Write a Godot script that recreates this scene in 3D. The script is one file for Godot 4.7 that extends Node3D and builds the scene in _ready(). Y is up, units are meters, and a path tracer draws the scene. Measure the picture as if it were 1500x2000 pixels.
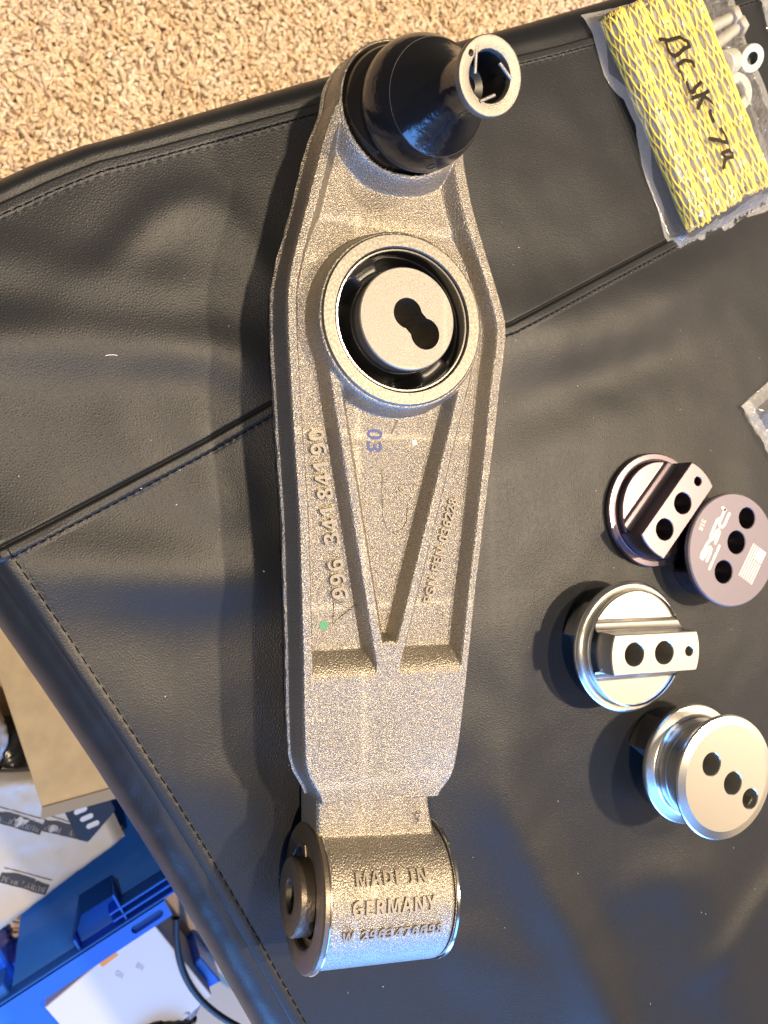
extends Node3D
# All lengths below are millimetres; meshes are written in metres. y is up, the bench top is y = 0.

const MM := 0.001
const CAM_H := 330.0
var mats := {}
var used := {}


# ---------------------------------------------------------------- mesh building
class MB:
	var v := PackedVector3Array()
	var n := PackedVector3Array()
	var uv := PackedVector2Array()
	var idx := PackedInt32Array()

	func grid(rows: Array, wrap := false, uv_scale := 0.01) -> void:
		var nr := rows.size()
		var nc: int = rows[0].size()
		var at := v.size()
		for i in nr:
			var r: PackedVector3Array = rows[i]
			var up: PackedVector3Array = rows[maxi(i - 1, 0)]
			var dn: PackedVector3Array = rows[mini(i + 1, nr - 1)]
			for j in nc:
				var jm := j - 1
				var jp := j + 1
				if wrap:
					if jm < 0: jm = nc - 2
					if jp >= nc: jp = 1
				else:
					jm = maxi(jm, 0)
					jp = mini(jp, nc - 1)
				var di := dn[j] - up[j]
				var dj := r[jp] - r[jm]
				var nn := di.cross(dj)
				if nn.length_squared() < 1e-14:
					nn = Vector3.UP if i > 0 else Vector3.UP
					var alt: PackedVector3Array = rows[clampi(i + (1 if i == 0 else -1), 0, nr - 1)]
					nn = di.cross(alt[jp] - alt[jm])
					if nn.length_squared() < 1e-14: nn = Vector3.UP
				v.append(r[j])
				n.append(nn.normalized())
				uv.append(Vector2(j, i) * uv_scale)
		for i in nr - 1:
			for j in nc - 1:
				var a := at + i * nc + j
				idx.append_array(PackedInt32Array([a, a + 1, a + nc, a + 1, a + nc + 1, a + nc]))

	func tri(a: Vector3, b: Vector3, c: Vector3, na: Vector3, nb: Vector3, nc: Vector3) -> void:
		var g := (c - a).cross(b - a)
		var at := v.size()
		if g.dot(na + nb + nc) < 0.0:
			v.append_array(PackedVector3Array([a, c, b]))
			n.append_array(PackedVector3Array([na, nc, nb]))
		else:
			v.append_array(PackedVector3Array([a, b, c]))
			n.append_array(PackedVector3Array([na, nb, nc]))
		uv.append_array(PackedVector2Array([Vector2(a.x, a.z) * 0.01, Vector2(b.x, b.z) * 0.01, Vector2(c.x, c.z) * 0.01]))
		idx.append_array(PackedInt32Array([at, at + 1, at + 2]))

	func quad(a: Vector3, b: Vector3, c: Vector3, d: Vector3, nn: Vector3) -> void:
		tri(a, b, c, nn, nn, nn)
		tri(a, c, d, nn, nn, nn)

	# profile of (radius, height) round the y axis; on the outside it runs upwards
	func lathe(profile: Array, segs := 64, at := Vector3.ZERO, basis := Basis.IDENTITY, split := 32.0) -> void:
		var runs := []
		var run := [profile[0]]
		for k in range(1, profile.size()):
			run.append(profile[k])
			if k + 1 < profile.size():
				var d0: Vector2 = (profile[k] - profile[k - 1]).normalized()
				var d1: Vector2 = (profile[k + 1] - profile[k]).normalized()
				if rad_to_deg(absf(d0.angle_to(d1))) > split:
					runs.append(run)
					run = [profile[k]]
		runs.append(run)
		for one in runs:
			var rows := []
			for p in one:
				var row := PackedVector3Array()
				for s in segs + 1:
					var t := TAU * (s % segs) / segs
					row.append(at + basis * Vector3(p.x * cos(t), p.y, p.x * sin(t)))
				rows.append(row)
			grid(rows, true)

	# closed contour in the xz plane, swept through steps of (inset, height)
	func sweep(poly: PackedVector2Array, steps: Array, split := 32.0) -> void:
		var p := MB.ccw(poly)
		var m := p.size()
		var en := []
		for i in m:
			var e := (p[(i + 1) % m] - p[i]).normalized()
			en.append(Vector2(e.y, -e.x))
		for k in steps.size() - 1:
			var s0: Vector2 = steps[k]
			var s1: Vector2 = steps[k + 1]
			var a0 := MB.inset(p, s0.x)
			var a1 := MB.inset(p, s1.x)
			var slope := Vector2(s1.y - s0.y, s1.x - s0.x).normalized()  # outward share, upward share
			for i in m:
				var j := (i + 1) % m
				var e: Vector2 = en[i]
				var ni := e
				var nj := e
				var ep: Vector2 = en[(i + m - 1) % m]
				var ej: Vector2 = en[j]
				if rad_to_deg(absf(e.angle_to(ep))) < split: ni = (e + ep).normalized()
				if rad_to_deg(absf(e.angle_to(ej))) < split: nj = (e + ej).normalized()
				var sg := 1.0
				var n0 := Vector3(ni.x * slope.x, slope.y, ni.y * slope.x) * sg
				var n1 := Vector3(nj.x * slope.x, slope.y, nj.y * slope.x) * sg
				var q00 := Vector3(a0[i].x, s0.y, a0[i].y)
				var q01 := Vector3(a0[j].x, s0.y, a0[j].y)
				var q10 := Vector3(a1[i].x, s1.y, a1[i].y)
				var q11 := Vector3(a1[j].x, s1.y, a1[j].y)
				tri(q00, q01, q11, n0, n1, n1)
				tri(q00, q11, q10, n0, n1, n0)

	# flat plate with round holes (x, z, radius), at height y
	func plate(poly: PackedVector2Array, holes: Array, y: float, up := 1.0) -> void:
		var xs := [-1e5]
		for h in holes: xs.append(h.x)
		xs.append(1e5)
		xs.sort()
		for k in xs.size() - 1:
			if xs[k + 1] - xs[k] < 1e-4: continue
			var slab := PackedVector2Array([Vector2(xs[k], -1e5), Vector2(xs[k + 1], -1e5), Vector2(xs[k + 1], 1e5), Vector2(xs[k], 1e5)])
			var pieces := Geometry2D.intersect_polygons(poly, slab)
			for h in holes:
				var next := []
				for piece in pieces:
					next.append_array(Geometry2D.clip_polygons(piece, MB.ring(Vector2(h.x, h.y), h.z, 48)))
				pieces.assign(next)
			for piece in pieces:
				fill(piece, y, up)

	func fill(poly: PackedVector2Array, y: float, up := 1.0) -> void:
		var t := Geometry2D.triangulate_polygon(poly)
		var nn := Vector3(0, up, 0)
		for k in range(0, t.size(), 3):
			tri(Vector3(poly[t[k]].x, y, poly[t[k]].y), Vector3(poly[t[k + 1]].x, y, poly[t[k + 1]].y), Vector3(poly[t[k + 2]].x, y, poly[t[k + 2]].y), nn, nn, nn)

	func tube(pts: Array, r: float, sides := 6, flat := 1.0) -> void:
		var rows := []
		var side := Vector3.ZERO
		for k in pts.size():
			var d: Vector3 = (pts[mini(k + 1, pts.size() - 1)] - pts[maxi(k - 1, 0)]).normalized()
			if side == Vector3.ZERO:
				side = d.cross(Vector3.UP if absf(d.y) < 0.9 else Vector3.RIGHT)
			side = (side - d * side.dot(d)).normalized()
			var over := side.cross(d)
			var row := PackedVector3Array()
			for s in sides + 1:
				var t := TAU * (s % sides) / sides
				row.append(pts[k] + side * (r * cos(t)) + over * (r * flat * sin(t)))
			rows.append(row)
		grid(rows, true)

	func box(lo: Vector3, hi: Vector3, bevel := 0.5) -> void:
		var p := PackedVector2Array([Vector2(lo.x, lo.z), Vector2(hi.x, lo.z), Vector2(hi.x, hi.z), Vector2(lo.x, hi.z)])
		slab(p, lo.y, hi.y, bevel)

	func slab(p: PackedVector2Array, y0: float, y1: float, bevel := 0.5) -> void:
		sweep(p, [Vector2(bevel, y0), Vector2(0, y0 + bevel), Vector2(0, y1 - bevel), Vector2(bevel, y1)])
		var q := MB.inset(MB.ccw(p), bevel)
		fill(q, y1, 1.0)
		fill(q, y0, -1.0)

	func text(s: String, size: float, depth: float, map: Callable, font := "Droid Sans", weight := 700, spacing := 0) -> void:
		var tm := TextMesh.new()
		var f := SystemFont.new()
		f.font_names = PackedStringArray([font])
		f.font_weight = weight
		var fv := FontVariation.new()
		fv.base_font = f
		fv.spacing_glyph = spacing
		tm.font = fv
		tm.text = s
		tm.font_size = 64
		tm.pixel_size = size / 46.0   # size is the height of a capital
		tm.depth = depth
		tm.curve_step = 2.0
		var arr := tm.get_mesh_arrays()
		var tv: PackedVector3Array = arr[Mesh.ARRAY_VERTEX]
		var ti: PackedInt32Array = arr[Mesh.ARRAY_INDEX] if arr[Mesh.ARRAY_INDEX] != null else PackedInt32Array(range(tv.size()))
		for k in range(0, ti.size() - 2, 3):
			var a: Vector3 = map.call(tv[ti[k]] + Vector3(0, 0, depth * 0.4))
			var b: Vector3 = map.call(tv[ti[k + 1]] + Vector3(0, 0, depth * 0.4))
			var c: Vector3 = map.call(tv[ti[k + 2]] + Vector3(0, 0, depth * 0.4))
			var g := (c - a).cross(b - a)
			if g.length_squared() < 1e-12: continue
			g = g.normalized()
			tri(a, b, c, g, g, g)

	# a flat pen stroke of width w along points, lifted by the height function
	func stroke(pts: Array, w: float, hf: Callable) -> void:
		var ends := []
		for k in pts.size():
			var d: Vector2 = (pts[mini(k + 1, pts.size() - 1)] - pts[maxi(k - 1, 0)]).normalized()
			var s := Vector2(-d.y, d.x) * (w / 2)
			ends.append([pts[k] - s, pts[k] + s])
		for k in pts.size() - 1:
			var q := [ends[k][0], ends[k][1], ends[k + 1][1], ends[k + 1][0]]
			var t := []
			for e in q: t.append(Vector3(e.x, hf.call(e.x, e.y), e.y))
			quad(t[0], t[1], t[2], t[3], Vector3.UP)
		for c in [pts[0], pts[-1]]:
			for s in 8:
				var a := TAU * s / 8
				var b := TAU * (s + 1) / 8
				var p: Vector2 = c + Vector2(cos(a), sin(a)) * w / 2
				var r: Vector2 = c + Vector2(cos(b), sin(b)) * w / 2
				tri(Vector3(c.x, hf.call(c.x, c.y) + 0.01, c.y), Vector3(p.x, hf.call(p.x, p.y) + 0.01, p.y), Vector3(r.x, hf.call(r.x, r.y) + 0.01, r.y), Vector3.UP, Vector3.UP, Vector3.UP)

	func mesh(off := Vector3.ZERO) -> ArrayMesh:
		var a := []
		a.resize(Mesh.ARRAY_MAX)
		var vv := PackedVector3Array()
		vv.resize(v.size())
		for k in v.size(): vv[k] = (v[k] - off) * MM
		a[Mesh.ARRAY_VERTEX] = vv
		a[Mesh.ARRAY_NORMAL] = n
		a[Mesh.ARRAY_TEX_UV] = uv
		a[Mesh.ARRAY_INDEX] = idx
		var m := ArrayMesh.new()
		m.add_surface_from_arrays(Mesh.PRIMITIVE_TRIANGLES, a)
		return m

	static func ccw(p: PackedVector2Array) -> PackedVector2Array:
		var s := 0.0
		for i in p.size():
			var b := p[(i + 1) % p.size()]
			s += p[i].x * b.y - b.x * p[i].y
		var q := p.duplicate()
		if s < 0: q.reverse()
		return q

	static func inset(p: PackedVector2Array, d: float) -> PackedVector2Array:
		var m := p.size()
		var q := PackedVector2Array()
		for i in m:
			var e0 := (p[i] - p[(i + m - 1) % m]).normalized()
			var e1 := (p[(i + 1) % m] - p[i]).normalized()
			var n0 := Vector2(e0.y, -e0.x)
			var n1 := Vector2(e1.y, -e1.x)
			var b := n0 + n1
			q.append(p[i] - b * (2.0 * d / maxf(b.length_squared(), 0.3)))
		return q

	static func ring(c: Vector2, r: float, segs := 96) -> PackedVector2Array:
		var p := PackedVector2Array()
		for s in segs: p.append(c + Vector2.from_angle(TAU * s / segs) * r)
		return p


# ---------------------------------------------------------------- naming things
func numbered(called: String) -> String:
	var k: int = used.get(called, 0)
	used[called] = k + 1
	return called if k == 0 else "%s_%03d" % [called, k]


func thing(called: String, label: String, category: String, at := Vector3.ZERO, group := "") -> Node3D:
	var o := Node3D.new()
	o.name = numbered(called)
	o.position = at * MM
	add_child(o)
	tag(o, label, category, group)
	return o


func tag(o: Node, label: String, category: String, group := "", kind := "") -> void:
	o.set_meta("label", label)
	if category: o.set_meta("category", category)
	if group: o.set_meta("group", group)
	if kind: o.set_meta("kind", kind)


# a part in world millimetres under a thing whose base is at its position
func part(called: String, mb: MB, m: String, parent: Node3D, local := false) -> MeshInstance3D:
	var o := MeshInstance3D.new()
	o.name = called
	o.mesh = mb.mesh(Vector3.ZERO if local else base_of(parent))
	o.material_override = mats[m]
	parent.add_child(o, true)
	return o


func base_of(p: Node3D) -> Vector3:
	var at := Vector3.ZERO
	var q: Node = p
	while q is Node3D and q != self:
		at += q.position / MM
		q = q.get_parent()
	return at


func solo(called: String, mb: MB, m: String, label: String, category: String, group := "", kind := "") -> MeshInstance3D:
	var lo := Vector3(1e9, 1e9, 1e9)
	var hi := -lo
	for p in mb.v:
		lo = lo.min(p)
		hi = hi.max(p)
	var at := Vector3((lo.x + hi.x) / 2, lo.y, (lo.z + hi.z) / 2)
	var o := MeshInstance3D.new()
	o.name = numbered(called)
	o.mesh = mb.mesh(at)
	o.position = at * MM
	o.material_override = mats[m]
	add_child(o)
	tag(o, label, category, group, kind)
	return o


static func lerp_table(t: Array, z: float) -> float:
	if z <= t[0].x: return t[0].y
	for k in t.size() - 1:
		if z <= t[k + 1].x:
			return lerpf(t[k].y, t[k + 1].y, (z - t[k].x) / (t[k + 1].x - t[k].x))
	return t[-1].y


static func sst(a: float, b: float, x: float) -> float:
	var t := clampf((x - a) / (b - a), 0.0, 1.0)
	return t * t * (3.0 - 2.0 * t)


static func seg_dist(p: Vector2, a: Vector2, b: Vector2) -> float:
	var ab := b - a
	var t := clampf((p - a).dot(ab) / ab.length_squared(), 0.0, 1.0)
	return p.distance_to(a + ab * t)


# ---------------------------------------------------------------- materials
func noise_tex(freq: float, size := 512, type := FastNoiseLite.TYPE_SIMPLEX, octaves := 3, seed_ := 1, ramp: Gradient = null) -> NoiseTexture2D:
	var f := FastNoiseLite.new()
	f.noise_type = type
	f.frequency = freq
	f.seed = seed_
	f.fractal_octaves = octaves
	f.cellular_return_type = FastNoiseLite.RETURN_DISTANCE2_SUB if type == FastNoiseLite.TYPE_CELLULAR else FastNoiseLite.RETURN_DISTANCE
	var t := NoiseTexture2D.new()
	t.width = size
	t.height = size
	t.seamless = true
	t.noise = f
	if ramp: t.color_ramp = ramp
	return t


func ramp(cols: Array) -> Gradient:
	var g := Gradient.new()
	var off := PackedFloat32Array()
	var cc := PackedColorArray()
	for k in cols.size():
		off.append(cols[k][0])
		cc.append(lin(cols[k][1]))
	g.offsets = off
	g.colors = cc
	return g


func lin(c: Color) -> Color:
	var s := c.linear_to_srgb()
	s.a = c.a
	return s


func mat(called: String, c: Color, rough := 0.5, metal := 0.0) -> StandardMaterial3D:
	var m := StandardMaterial3D.new()
	m.resource_name = called
	m.albedo_color = lin(c)
	m.roughness = rough
	m.metallic = metal
	mats[called] = m
	return m


func tri_map(m: StandardMaterial3D, per_tile_mm: float) -> void:
	m.uv1_triplanar = true
	m.uv1_world_triplanar = true
	m.uv1_scale = Vector3.ONE * (1000.0 / per_tile_mm)


func bump(m: StandardMaterial3D, t: Texture2D, height_mm: float) -> void:
	m.heightmap_enabled = true
	m.heightmap_texture = t
	m.heightmap_scale = height_mm * 0.1


func make_materials() -> void:
	var m := mat("leather", Color(0.011, 0.0122, 0.0145), 0.42)
	m.metallic_specular = 0.40
	bump(m, noise_tex(0.06, 1024, FastNoiseLite.TYPE_CELLULAR, 2, 3), 0.11)
	tri_map(m, 75.0)
	m = mat("thread", Color(0.004, 0.004, 0.005), 0.9)
	m.metallic_specular = 0.15
	m = mat("cast", Color(0.87, 0.86, 0.84), 0.46, 0.92)
	m.albedo_texture = noise_tex(0.085, 1024, FastNoiseLite.TYPE_SIMPLEX, 2, 5, ramp([[0.0, Color(0.20, 0.18, 0.15)], [0.4, Color(0.32, 0.292, 0.25)], [0.6, Color(0.40, 0.37, 0.32)], [0.85, Color(0.57, 0.535, 0.475)]]))
	bump(m, noise_tex(0.075, 1024, FastNoiseLite.TYPE_SIMPLEX, 2, 6), 0.36)
	tri_map(m, 70.0)
	m = mat("cast_letters", Color(0.29, 0.265, 0.225), 0.62, 0.85)
	bump(m, noise_tex(0.09, 512, FastNoiseLite.TYPE_SIMPLEX, 2, 17), 0.16)
	tri_map(m, 35.0)
	m = mat("machined", Color(1, 1, 1), 0.5, 1.0)
	m.albedo_texture = noise_tex(0.035, 512, FastNoiseLite.TYPE_SIMPLEX, 4, 16, ramp([[0.0, Color(0.12, 0.113, 0.098)], [0.5, Color(0.18, 0.171, 0.15)], [1.0, Color(0.26, 0.25, 0.225)]]))
	bump(m, noise_tex(0.06, 512, FastNoiseLite.TYPE_SIMPLEX, 4, 7), 0.03)
	tri_map(m, 30.0)
	m = mat("core_steel", Color(1, 1, 1), 0.52, 0.8)
	m.albedo_texture = noise_tex(0.12, 512, FastNoiseLite.TYPE_SIMPLEX, 3, 15, ramp([[0.0, Color(0.17, 0.160, 0.140)], [0.5, Color(0.26, 0.246, 0.218)], [1.0, Color(0.38, 0.36, 0.325)]]))
	bump(m, noise_tex(0.2, 512, FastNoiseLite.TYPE_SIMPLEX, 3, 8), 0.12)
	tri_map(m, 40.0)
	m = mat("collar_steel", Color(0.23, 0.215, 0.185), 0.5, 0.85)
	bump(m, noise_tex(0.05, 512, FastNoiseLite.TYPE_SIMPLEX, 4, 18), 0.12)
	tri_map(m, 20.0)
	mat("bright_steel", Color(0.72, 0.70, 0.66), 0.16, 1.0)
	m = mat("rubber", Color(0.010, 0.010, 0.011), 0.35)
	m = mat("dull_rubber", Color(0.022, 0.020, 0.018), 0.5)
	m = mat("boot", Color(0.006, 0.006, 0.007), 0.17)
	bump(m, noise_tex(0.02, 512, FastNoiseLite.TYPE_SIMPLEX, 3, 9), 0.10)
	tri_map(m, 40.0)
	mat("gloss_black", Color(0.012, 0.009, 0.007), 0.06)
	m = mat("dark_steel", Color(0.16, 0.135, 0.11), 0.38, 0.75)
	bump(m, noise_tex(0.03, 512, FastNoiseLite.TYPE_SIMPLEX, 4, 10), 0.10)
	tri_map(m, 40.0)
	m = mat("silver", Color(0.80, 0.785, 0.745), 0.24, 1.0)
	bump(m, noise_tex(0.012, 512, FastNoiseLite.TYPE_SIMPLEX, 4, 11), 0.006)
	tri_map(m, 40.0)
	m.uv1_scale = Vector3(8.0, 30.0, 90.0)
	m = mat("silver_bore", Color(0.80, 0.785, 0.745), 0.28, 1.0)
	m = mat("purple", Color(0.245, 0.208, 0.243), 0.33, 1.0)
	bump(m, noise_tex(0.012, 512, FastNoiseLite.TYPE_SIMPLEX, 4, 12), 0.006)
	tri_map(m, 40.0)
	m.uv1_scale = Vector3(8.0, 30.0, 90.0)
	m = mat("purple_matte", Color(0.165, 0.148, 0.178), 0.5, 0.6)
	mat("purple_bore", Color(0.27, 0.235, 0.275), 0.3, 1.0)
	mat("etched", Color(0.66, 0.63, 0.52), 0.6)
	mat("blue_ink", Color(0.035, 0.05, 0.17), 0.6)
	mat("green_paint", Color(0.03, 0.20, 0.09), 0.5)
	mat("white_paint", Color(0.7, 0.66, 0.58), 0.5)
	mat("grey_mark", Color(0.07, 0.06, 0.05), 0.6)
	m = mat("yellow_net", Color(0.80, 0.61, 0.035), 0.42)
	m.backlight_enabled = true
	m.backlight = Color(0.3, 0.22, 0.02)
	mat("rod_steel", Color(0.40, 0.375, 0.325), 0.5, 0.25)
	mat("marker", Color(0.010, 0.006, 0.004), 0.35)
	m = mat("film", Color(1, 1, 1, 0.07), 0.06)
	m.transparency = BaseMaterial3D.TRANSPARENCY_ALPHA
	m = mat("film_haze", Color(0.80, 0.80, 0.78, 0.15), 0.3)
	m.transparency = BaseMaterial3D.TRANSPARENCY_ALPHA
	m = mat("nylon", Color(0.38, 0.40, 0.35), 0.35)
	m.subsurf_scatter_enabled = true
	m.subsurf_scatter_strength = 0.2
	mat("carpet_base", Color(0.50, 0.38, 0.26), 0.95)
	m = mat("carpet_pile", Color(1, 1, 1), 0.9)
	m.vertex_color_use_as_albedo = true
	m = mat("cardboard", Color(0.70, 0.42, 0.14), 0.8)
	m.albedo_texture = noise_tex(0.012, 256, FastNoiseLite.TYPE_SIMPLEX, 4, 14, ramp([[0.0, Color(0.8, 0.8, 0.8)], [1.0, Color(1, 1, 1)]]))
	tri_map(m, 90.0)
	mat("card_edge", Color(0.36, 0.22, 0.09), 0.85)
	m = mat("paper", Color(0.52, 0.48, 0.41), 0.6)
	mat("print_black", Color(0.03, 0.026, 0.022), 0.6)
	mat("print_white", Color(0.45, 0.42, 0.36), 0.6)
	mat("blue_plastic", Color(0.015, 0.10, 0.50), 0.22)
	mat("white_card", Color(0.62, 0.58, 0.52), 0.7)
	mat("orange_label", Color(0.80, 0.28, 0.03), 0.6)
	mat("black_plastic", Color(0.012, 0.012, 0.014), 0.25)
	mat("grey_plastic", Color(0.30, 0.29, 0.30), 0.3)
	mat("cable_black", Color(0.008, 0.008, 0.012), 0.4)
	mat("wall_paint", Color(0.60, 0.56, 0.495), 0.9)
	mat("dust", Color(0.62, 0.60, 0.55), 0.8)
	m = mat("lamp_glow", Color(0.9, 0.85, 0.75), 0.5)
	m.emission_enabled = true
	m.emission = Color(1.0, 0.88, 0.72)
	m.emission_energy_multiplier = 3.0


# ---------------------------------------------------------------- camera and light
func lamp(called: String, at: Vector3, energy: float, label: String) -> void:
	var t := thing(called, label, "lamp", at)
	var b := MB.new()
	b.lathe([Vector2(0.01, -45), Vector2(25, -38), Vector2(42, -16), Vector2(45, 0), Vector2(40, 20), Vector2(22, 40), Vector2(0.01, 45)], 24)
	part("bulb", b, "lamp_glow", t, true)
	var l := OmniLight3D.new()
	l.name = "bulb_light"
	l.light_color = Color(1.0, 0.90, 0.76)
	l.light_energy = energy
	l.light_size = 0.04
	l.omni_range = 8.0
	l.omni_attenuation = 2.0
	l.shadow_enabled = true
	t.add_child(l)


func camera_and_light() -> void:
	var cam := Camera3D.new()
	cam.name = "camera"
	cam.transform = Transform3D(Basis(Vector3(0.92651, 0.37628, 0), Vector3(0, 0, -1), Vector3(-0.37628, 0.92651, 0)), Vector3(0, CAM_H, 0) * MM)
	cam.fov = 67.32
	cam.near = 0.01
	cam.far = 20.0
	var lens := CameraAttributesPhysical.new()
	lens.frustum_focal_length = 18.02
	lens.frustum_focus_distance = 0.315
	lens.frustum_near = 0.01
	lens.frustum_far = 20.0
	lens.exposure_aperture = 11.0
	cam.attributes = lens
	add_child(cam)
	cam.current = true
	var we := WorldEnvironment.new()
	we.name = "surroundings"
	var e := Environment.new()
	e.background_mode = Environment.BG_COLOR
	e.background_color = Color(0.105, 0.098, 0.09).linear_to_srgb()
	e.tonemap_mode = Environment.TONE_MAPPER_LINEAR
	e.tonemap_exposure = 1.0
	e.sdfgi_enabled = true
	e.ssao_enabled = true
	e.ssil_enabled = true
	we.environment = e
	add_child(we)
	lamp("ceiling_lamp", Vector3(1090, 1700, -60), 4.4, "warm ceiling lamp high to the right of the bench")
	lamp("ceiling_lamp", Vector3(510, 1750, -420), 2.7, "warm ceiling lamp high over the far end of the bench")
	lamp("ceiling_lamp", Vector3(-300, 1700, 150), 2.7, "warm ceiling lamp high to the left of the bench")
	# daylight from a tall window beyond the foot of the picture: bright low panes, dimmer ones above
	for pane in [["window_light", Vector3(0.20, 0.10, 1.25), Vector2(1.6, 0.4), 3.4], ["upper_window_light", Vector3(0.20, 1.35, 1.25), Vector2(1.6, 1.7), 3.6]]:
		var w := AreaLight3D.new()
		w.name = pane[0]
		w.area_size = pane[2]
		w.light_color = Color(0.40, 0.65, 1.0)
		w.light_energy = pane[3]
		w.area_range = 8.0
		w.shadow_enabled = true
		w.transform = Transform3D(Basis.IDENTITY, pane[1])
		add_child(w)


# ---------------------------------------------------------------- the padded bench
const CORNER := Vector2(-24, 13)
const LD := Vector2(0.4877, 0.873)
const MD := Vector2(0.897, -0.443)
const M_WAVE := [Vector2(-40, 0), Vector2(0, 0), Vector2(40, -2), Vector2(88, -5), Vector2(121, -8), Vector2(180, -1), Vector2(247, 4.5), Vector2(303, 2), Vector2(363, -0.5), Vector2(480, -2)]
const T_WAVE := [Vector2(-40, -110), Vector2(50, -113), Vector2(84, -117.5), Vector2(105, -119), Vector2(126, -118), Vector2(208, -115.4), Vector2(345, -108.2), Vector2(480, -103)]
# soft folds in the leather: x0, z0, x1, z1, height, width
const FOLDS := [
	[-40, -70, 70, -62, 4.2, 14.0], [-30, -98, 40, -94, 2.2, 12.0], [-30, 14, 80, 24, 5.0, 17.0], [20, -24, 60, -2, 1.6, 13.0],
	[190, -84, 340, -140, 4.6, 21.0], [186, -44, 300, -76, -2.6, 16.0], [205, 150, 268, 300, 4.4, 15.0], [330, 250, 390, 215, 2.8, 11.0],
	[44, -34, 66, -6, 1.8, 13.0], [10, -100, 45, -128, 1.4, 9.0], [60, -130, 80, -100, 1.2, 10.0], [200, 60, 195, 140, 1.6, 17.0], [300, 190, 350, 280, 2.0, 22.0], [100, 225, 160, 205, 1.8, 15.0],
	[-10, 30, 50, 120, 2.2, 20.0], [180, 210, 230, 260, 1.6, 18.0], [270, 205, 330, 195, 1.4, 14.0],
]
var leather_noise := FastNoiseLite.new()


func m_line(b: float) -> float:
	return lerp_table(M_WAVE, b)


func t_line(b: float) -> float:
	return lerp_table(T_WAVE, b)


func l_line(a: float) -> float:
	return 3.2 * sin(PI * clampf(a / 245.0, 0.0, 1.3))


func leather_xz(a: float, b: float) -> Vector2:
	return CORNER + LD * a + MD * b


func leather_h(a: float, b: float) -> float:
	var p := leather_xz(a, b)
	var h := 0.0
	for f in FOLDS:
		# a ridge that dies away gently towards both ends
		var c := Vector2(f[0] + f[2], f[1] + f[3]) / 2.0
		var half := Vector2(f[2] - f[0], f[3] - f[1]) / 2.0
		var along: float = (p - c).dot(half.normalized()) / (half.length() * 1.15 + f[5] * 0.6)
		var across: float = (p - c).cross(half.normalized()) / f[5]
		across += 0.35 * sin(along * 2.0 + f[0])
		if absf(along) < 1.7 and absf(across) < 2.6:
			h += 0.95 * f[4] * exp(-across * across - pow(along, 4.0))
	h += 0.5 * leather_noise.get_noise_2d(p.x * 1.0, p.y * 1.0)
	h *= 1.0 - sst(70.0, 96.0, p.x) * (1.0 - sst(150.0, 176.0, p.x)) * 0.8   # pressed flat under the arm
	# middle seam: groove, raised lap, stitch line
	var g := m_line(b)
	if b > -6.0:
		h += 1.1 * sst(g - 0.3, g + 1.0, a) * (1.0 - sst(g + 4.0, g + 7.0, a))
		h -= 1.25 * exp(-pow((a - g) / 0.7, 2))
		h -= (0.45 + 0.25 * cos(TAU * b / 3.8)) * exp(-pow((a - g - 5.2) / 0.7, 2))
	# front seam
	var l := l_line(a)
	h += 0.5 * sst(l - 5.4, l - 4.2, b) * (1.0 - sst(l - 0.6, l + 2.0, b))
	h -= 1.3 * exp(-pow((b - l + 5.0) / 0.7, 2))
	h -= (0.26 + 0.12 * cos(TAU * a / 5.0)) * exp(-pow((b - l - 0.6) / 1.0, 2))
	# back seam
	var t := t_line(b)
	h += 0.7 * sst(t - 5.4, t - 4.2, a) * (1.0 - sst(t - 0.6, t + 2.0, a))
	h -= 1.2 * exp(-pow((a - t + 5.0) / 0.7, 2))
	h -= (0.5 + 0.25 * cos(TAU * b / 4.4)) * exp(-pow((a - t - 0.3) / 0.7, 2))
	return h


func leather_at(a: float, b: float) -> Vector3:
	var p := leather_xz(a, b)
	return Vector3(p.x, leather_h(a, b), p.y)


func steps(lo: float, hi: float, coarse: float, fine_at: Array, fine := 0.45, reach := 7.0) -> Array:
	var out := []
	var x := lo
	while x < hi:
		out.append(x)
		var s := coarse
		for f in fine_at:
			if absf(x - f) < reach: s = fine
			elif x < f - reach: s = minf(s, maxf(f - reach - x, fine))
		x += s
	out.append(hi)
	return out


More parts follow.
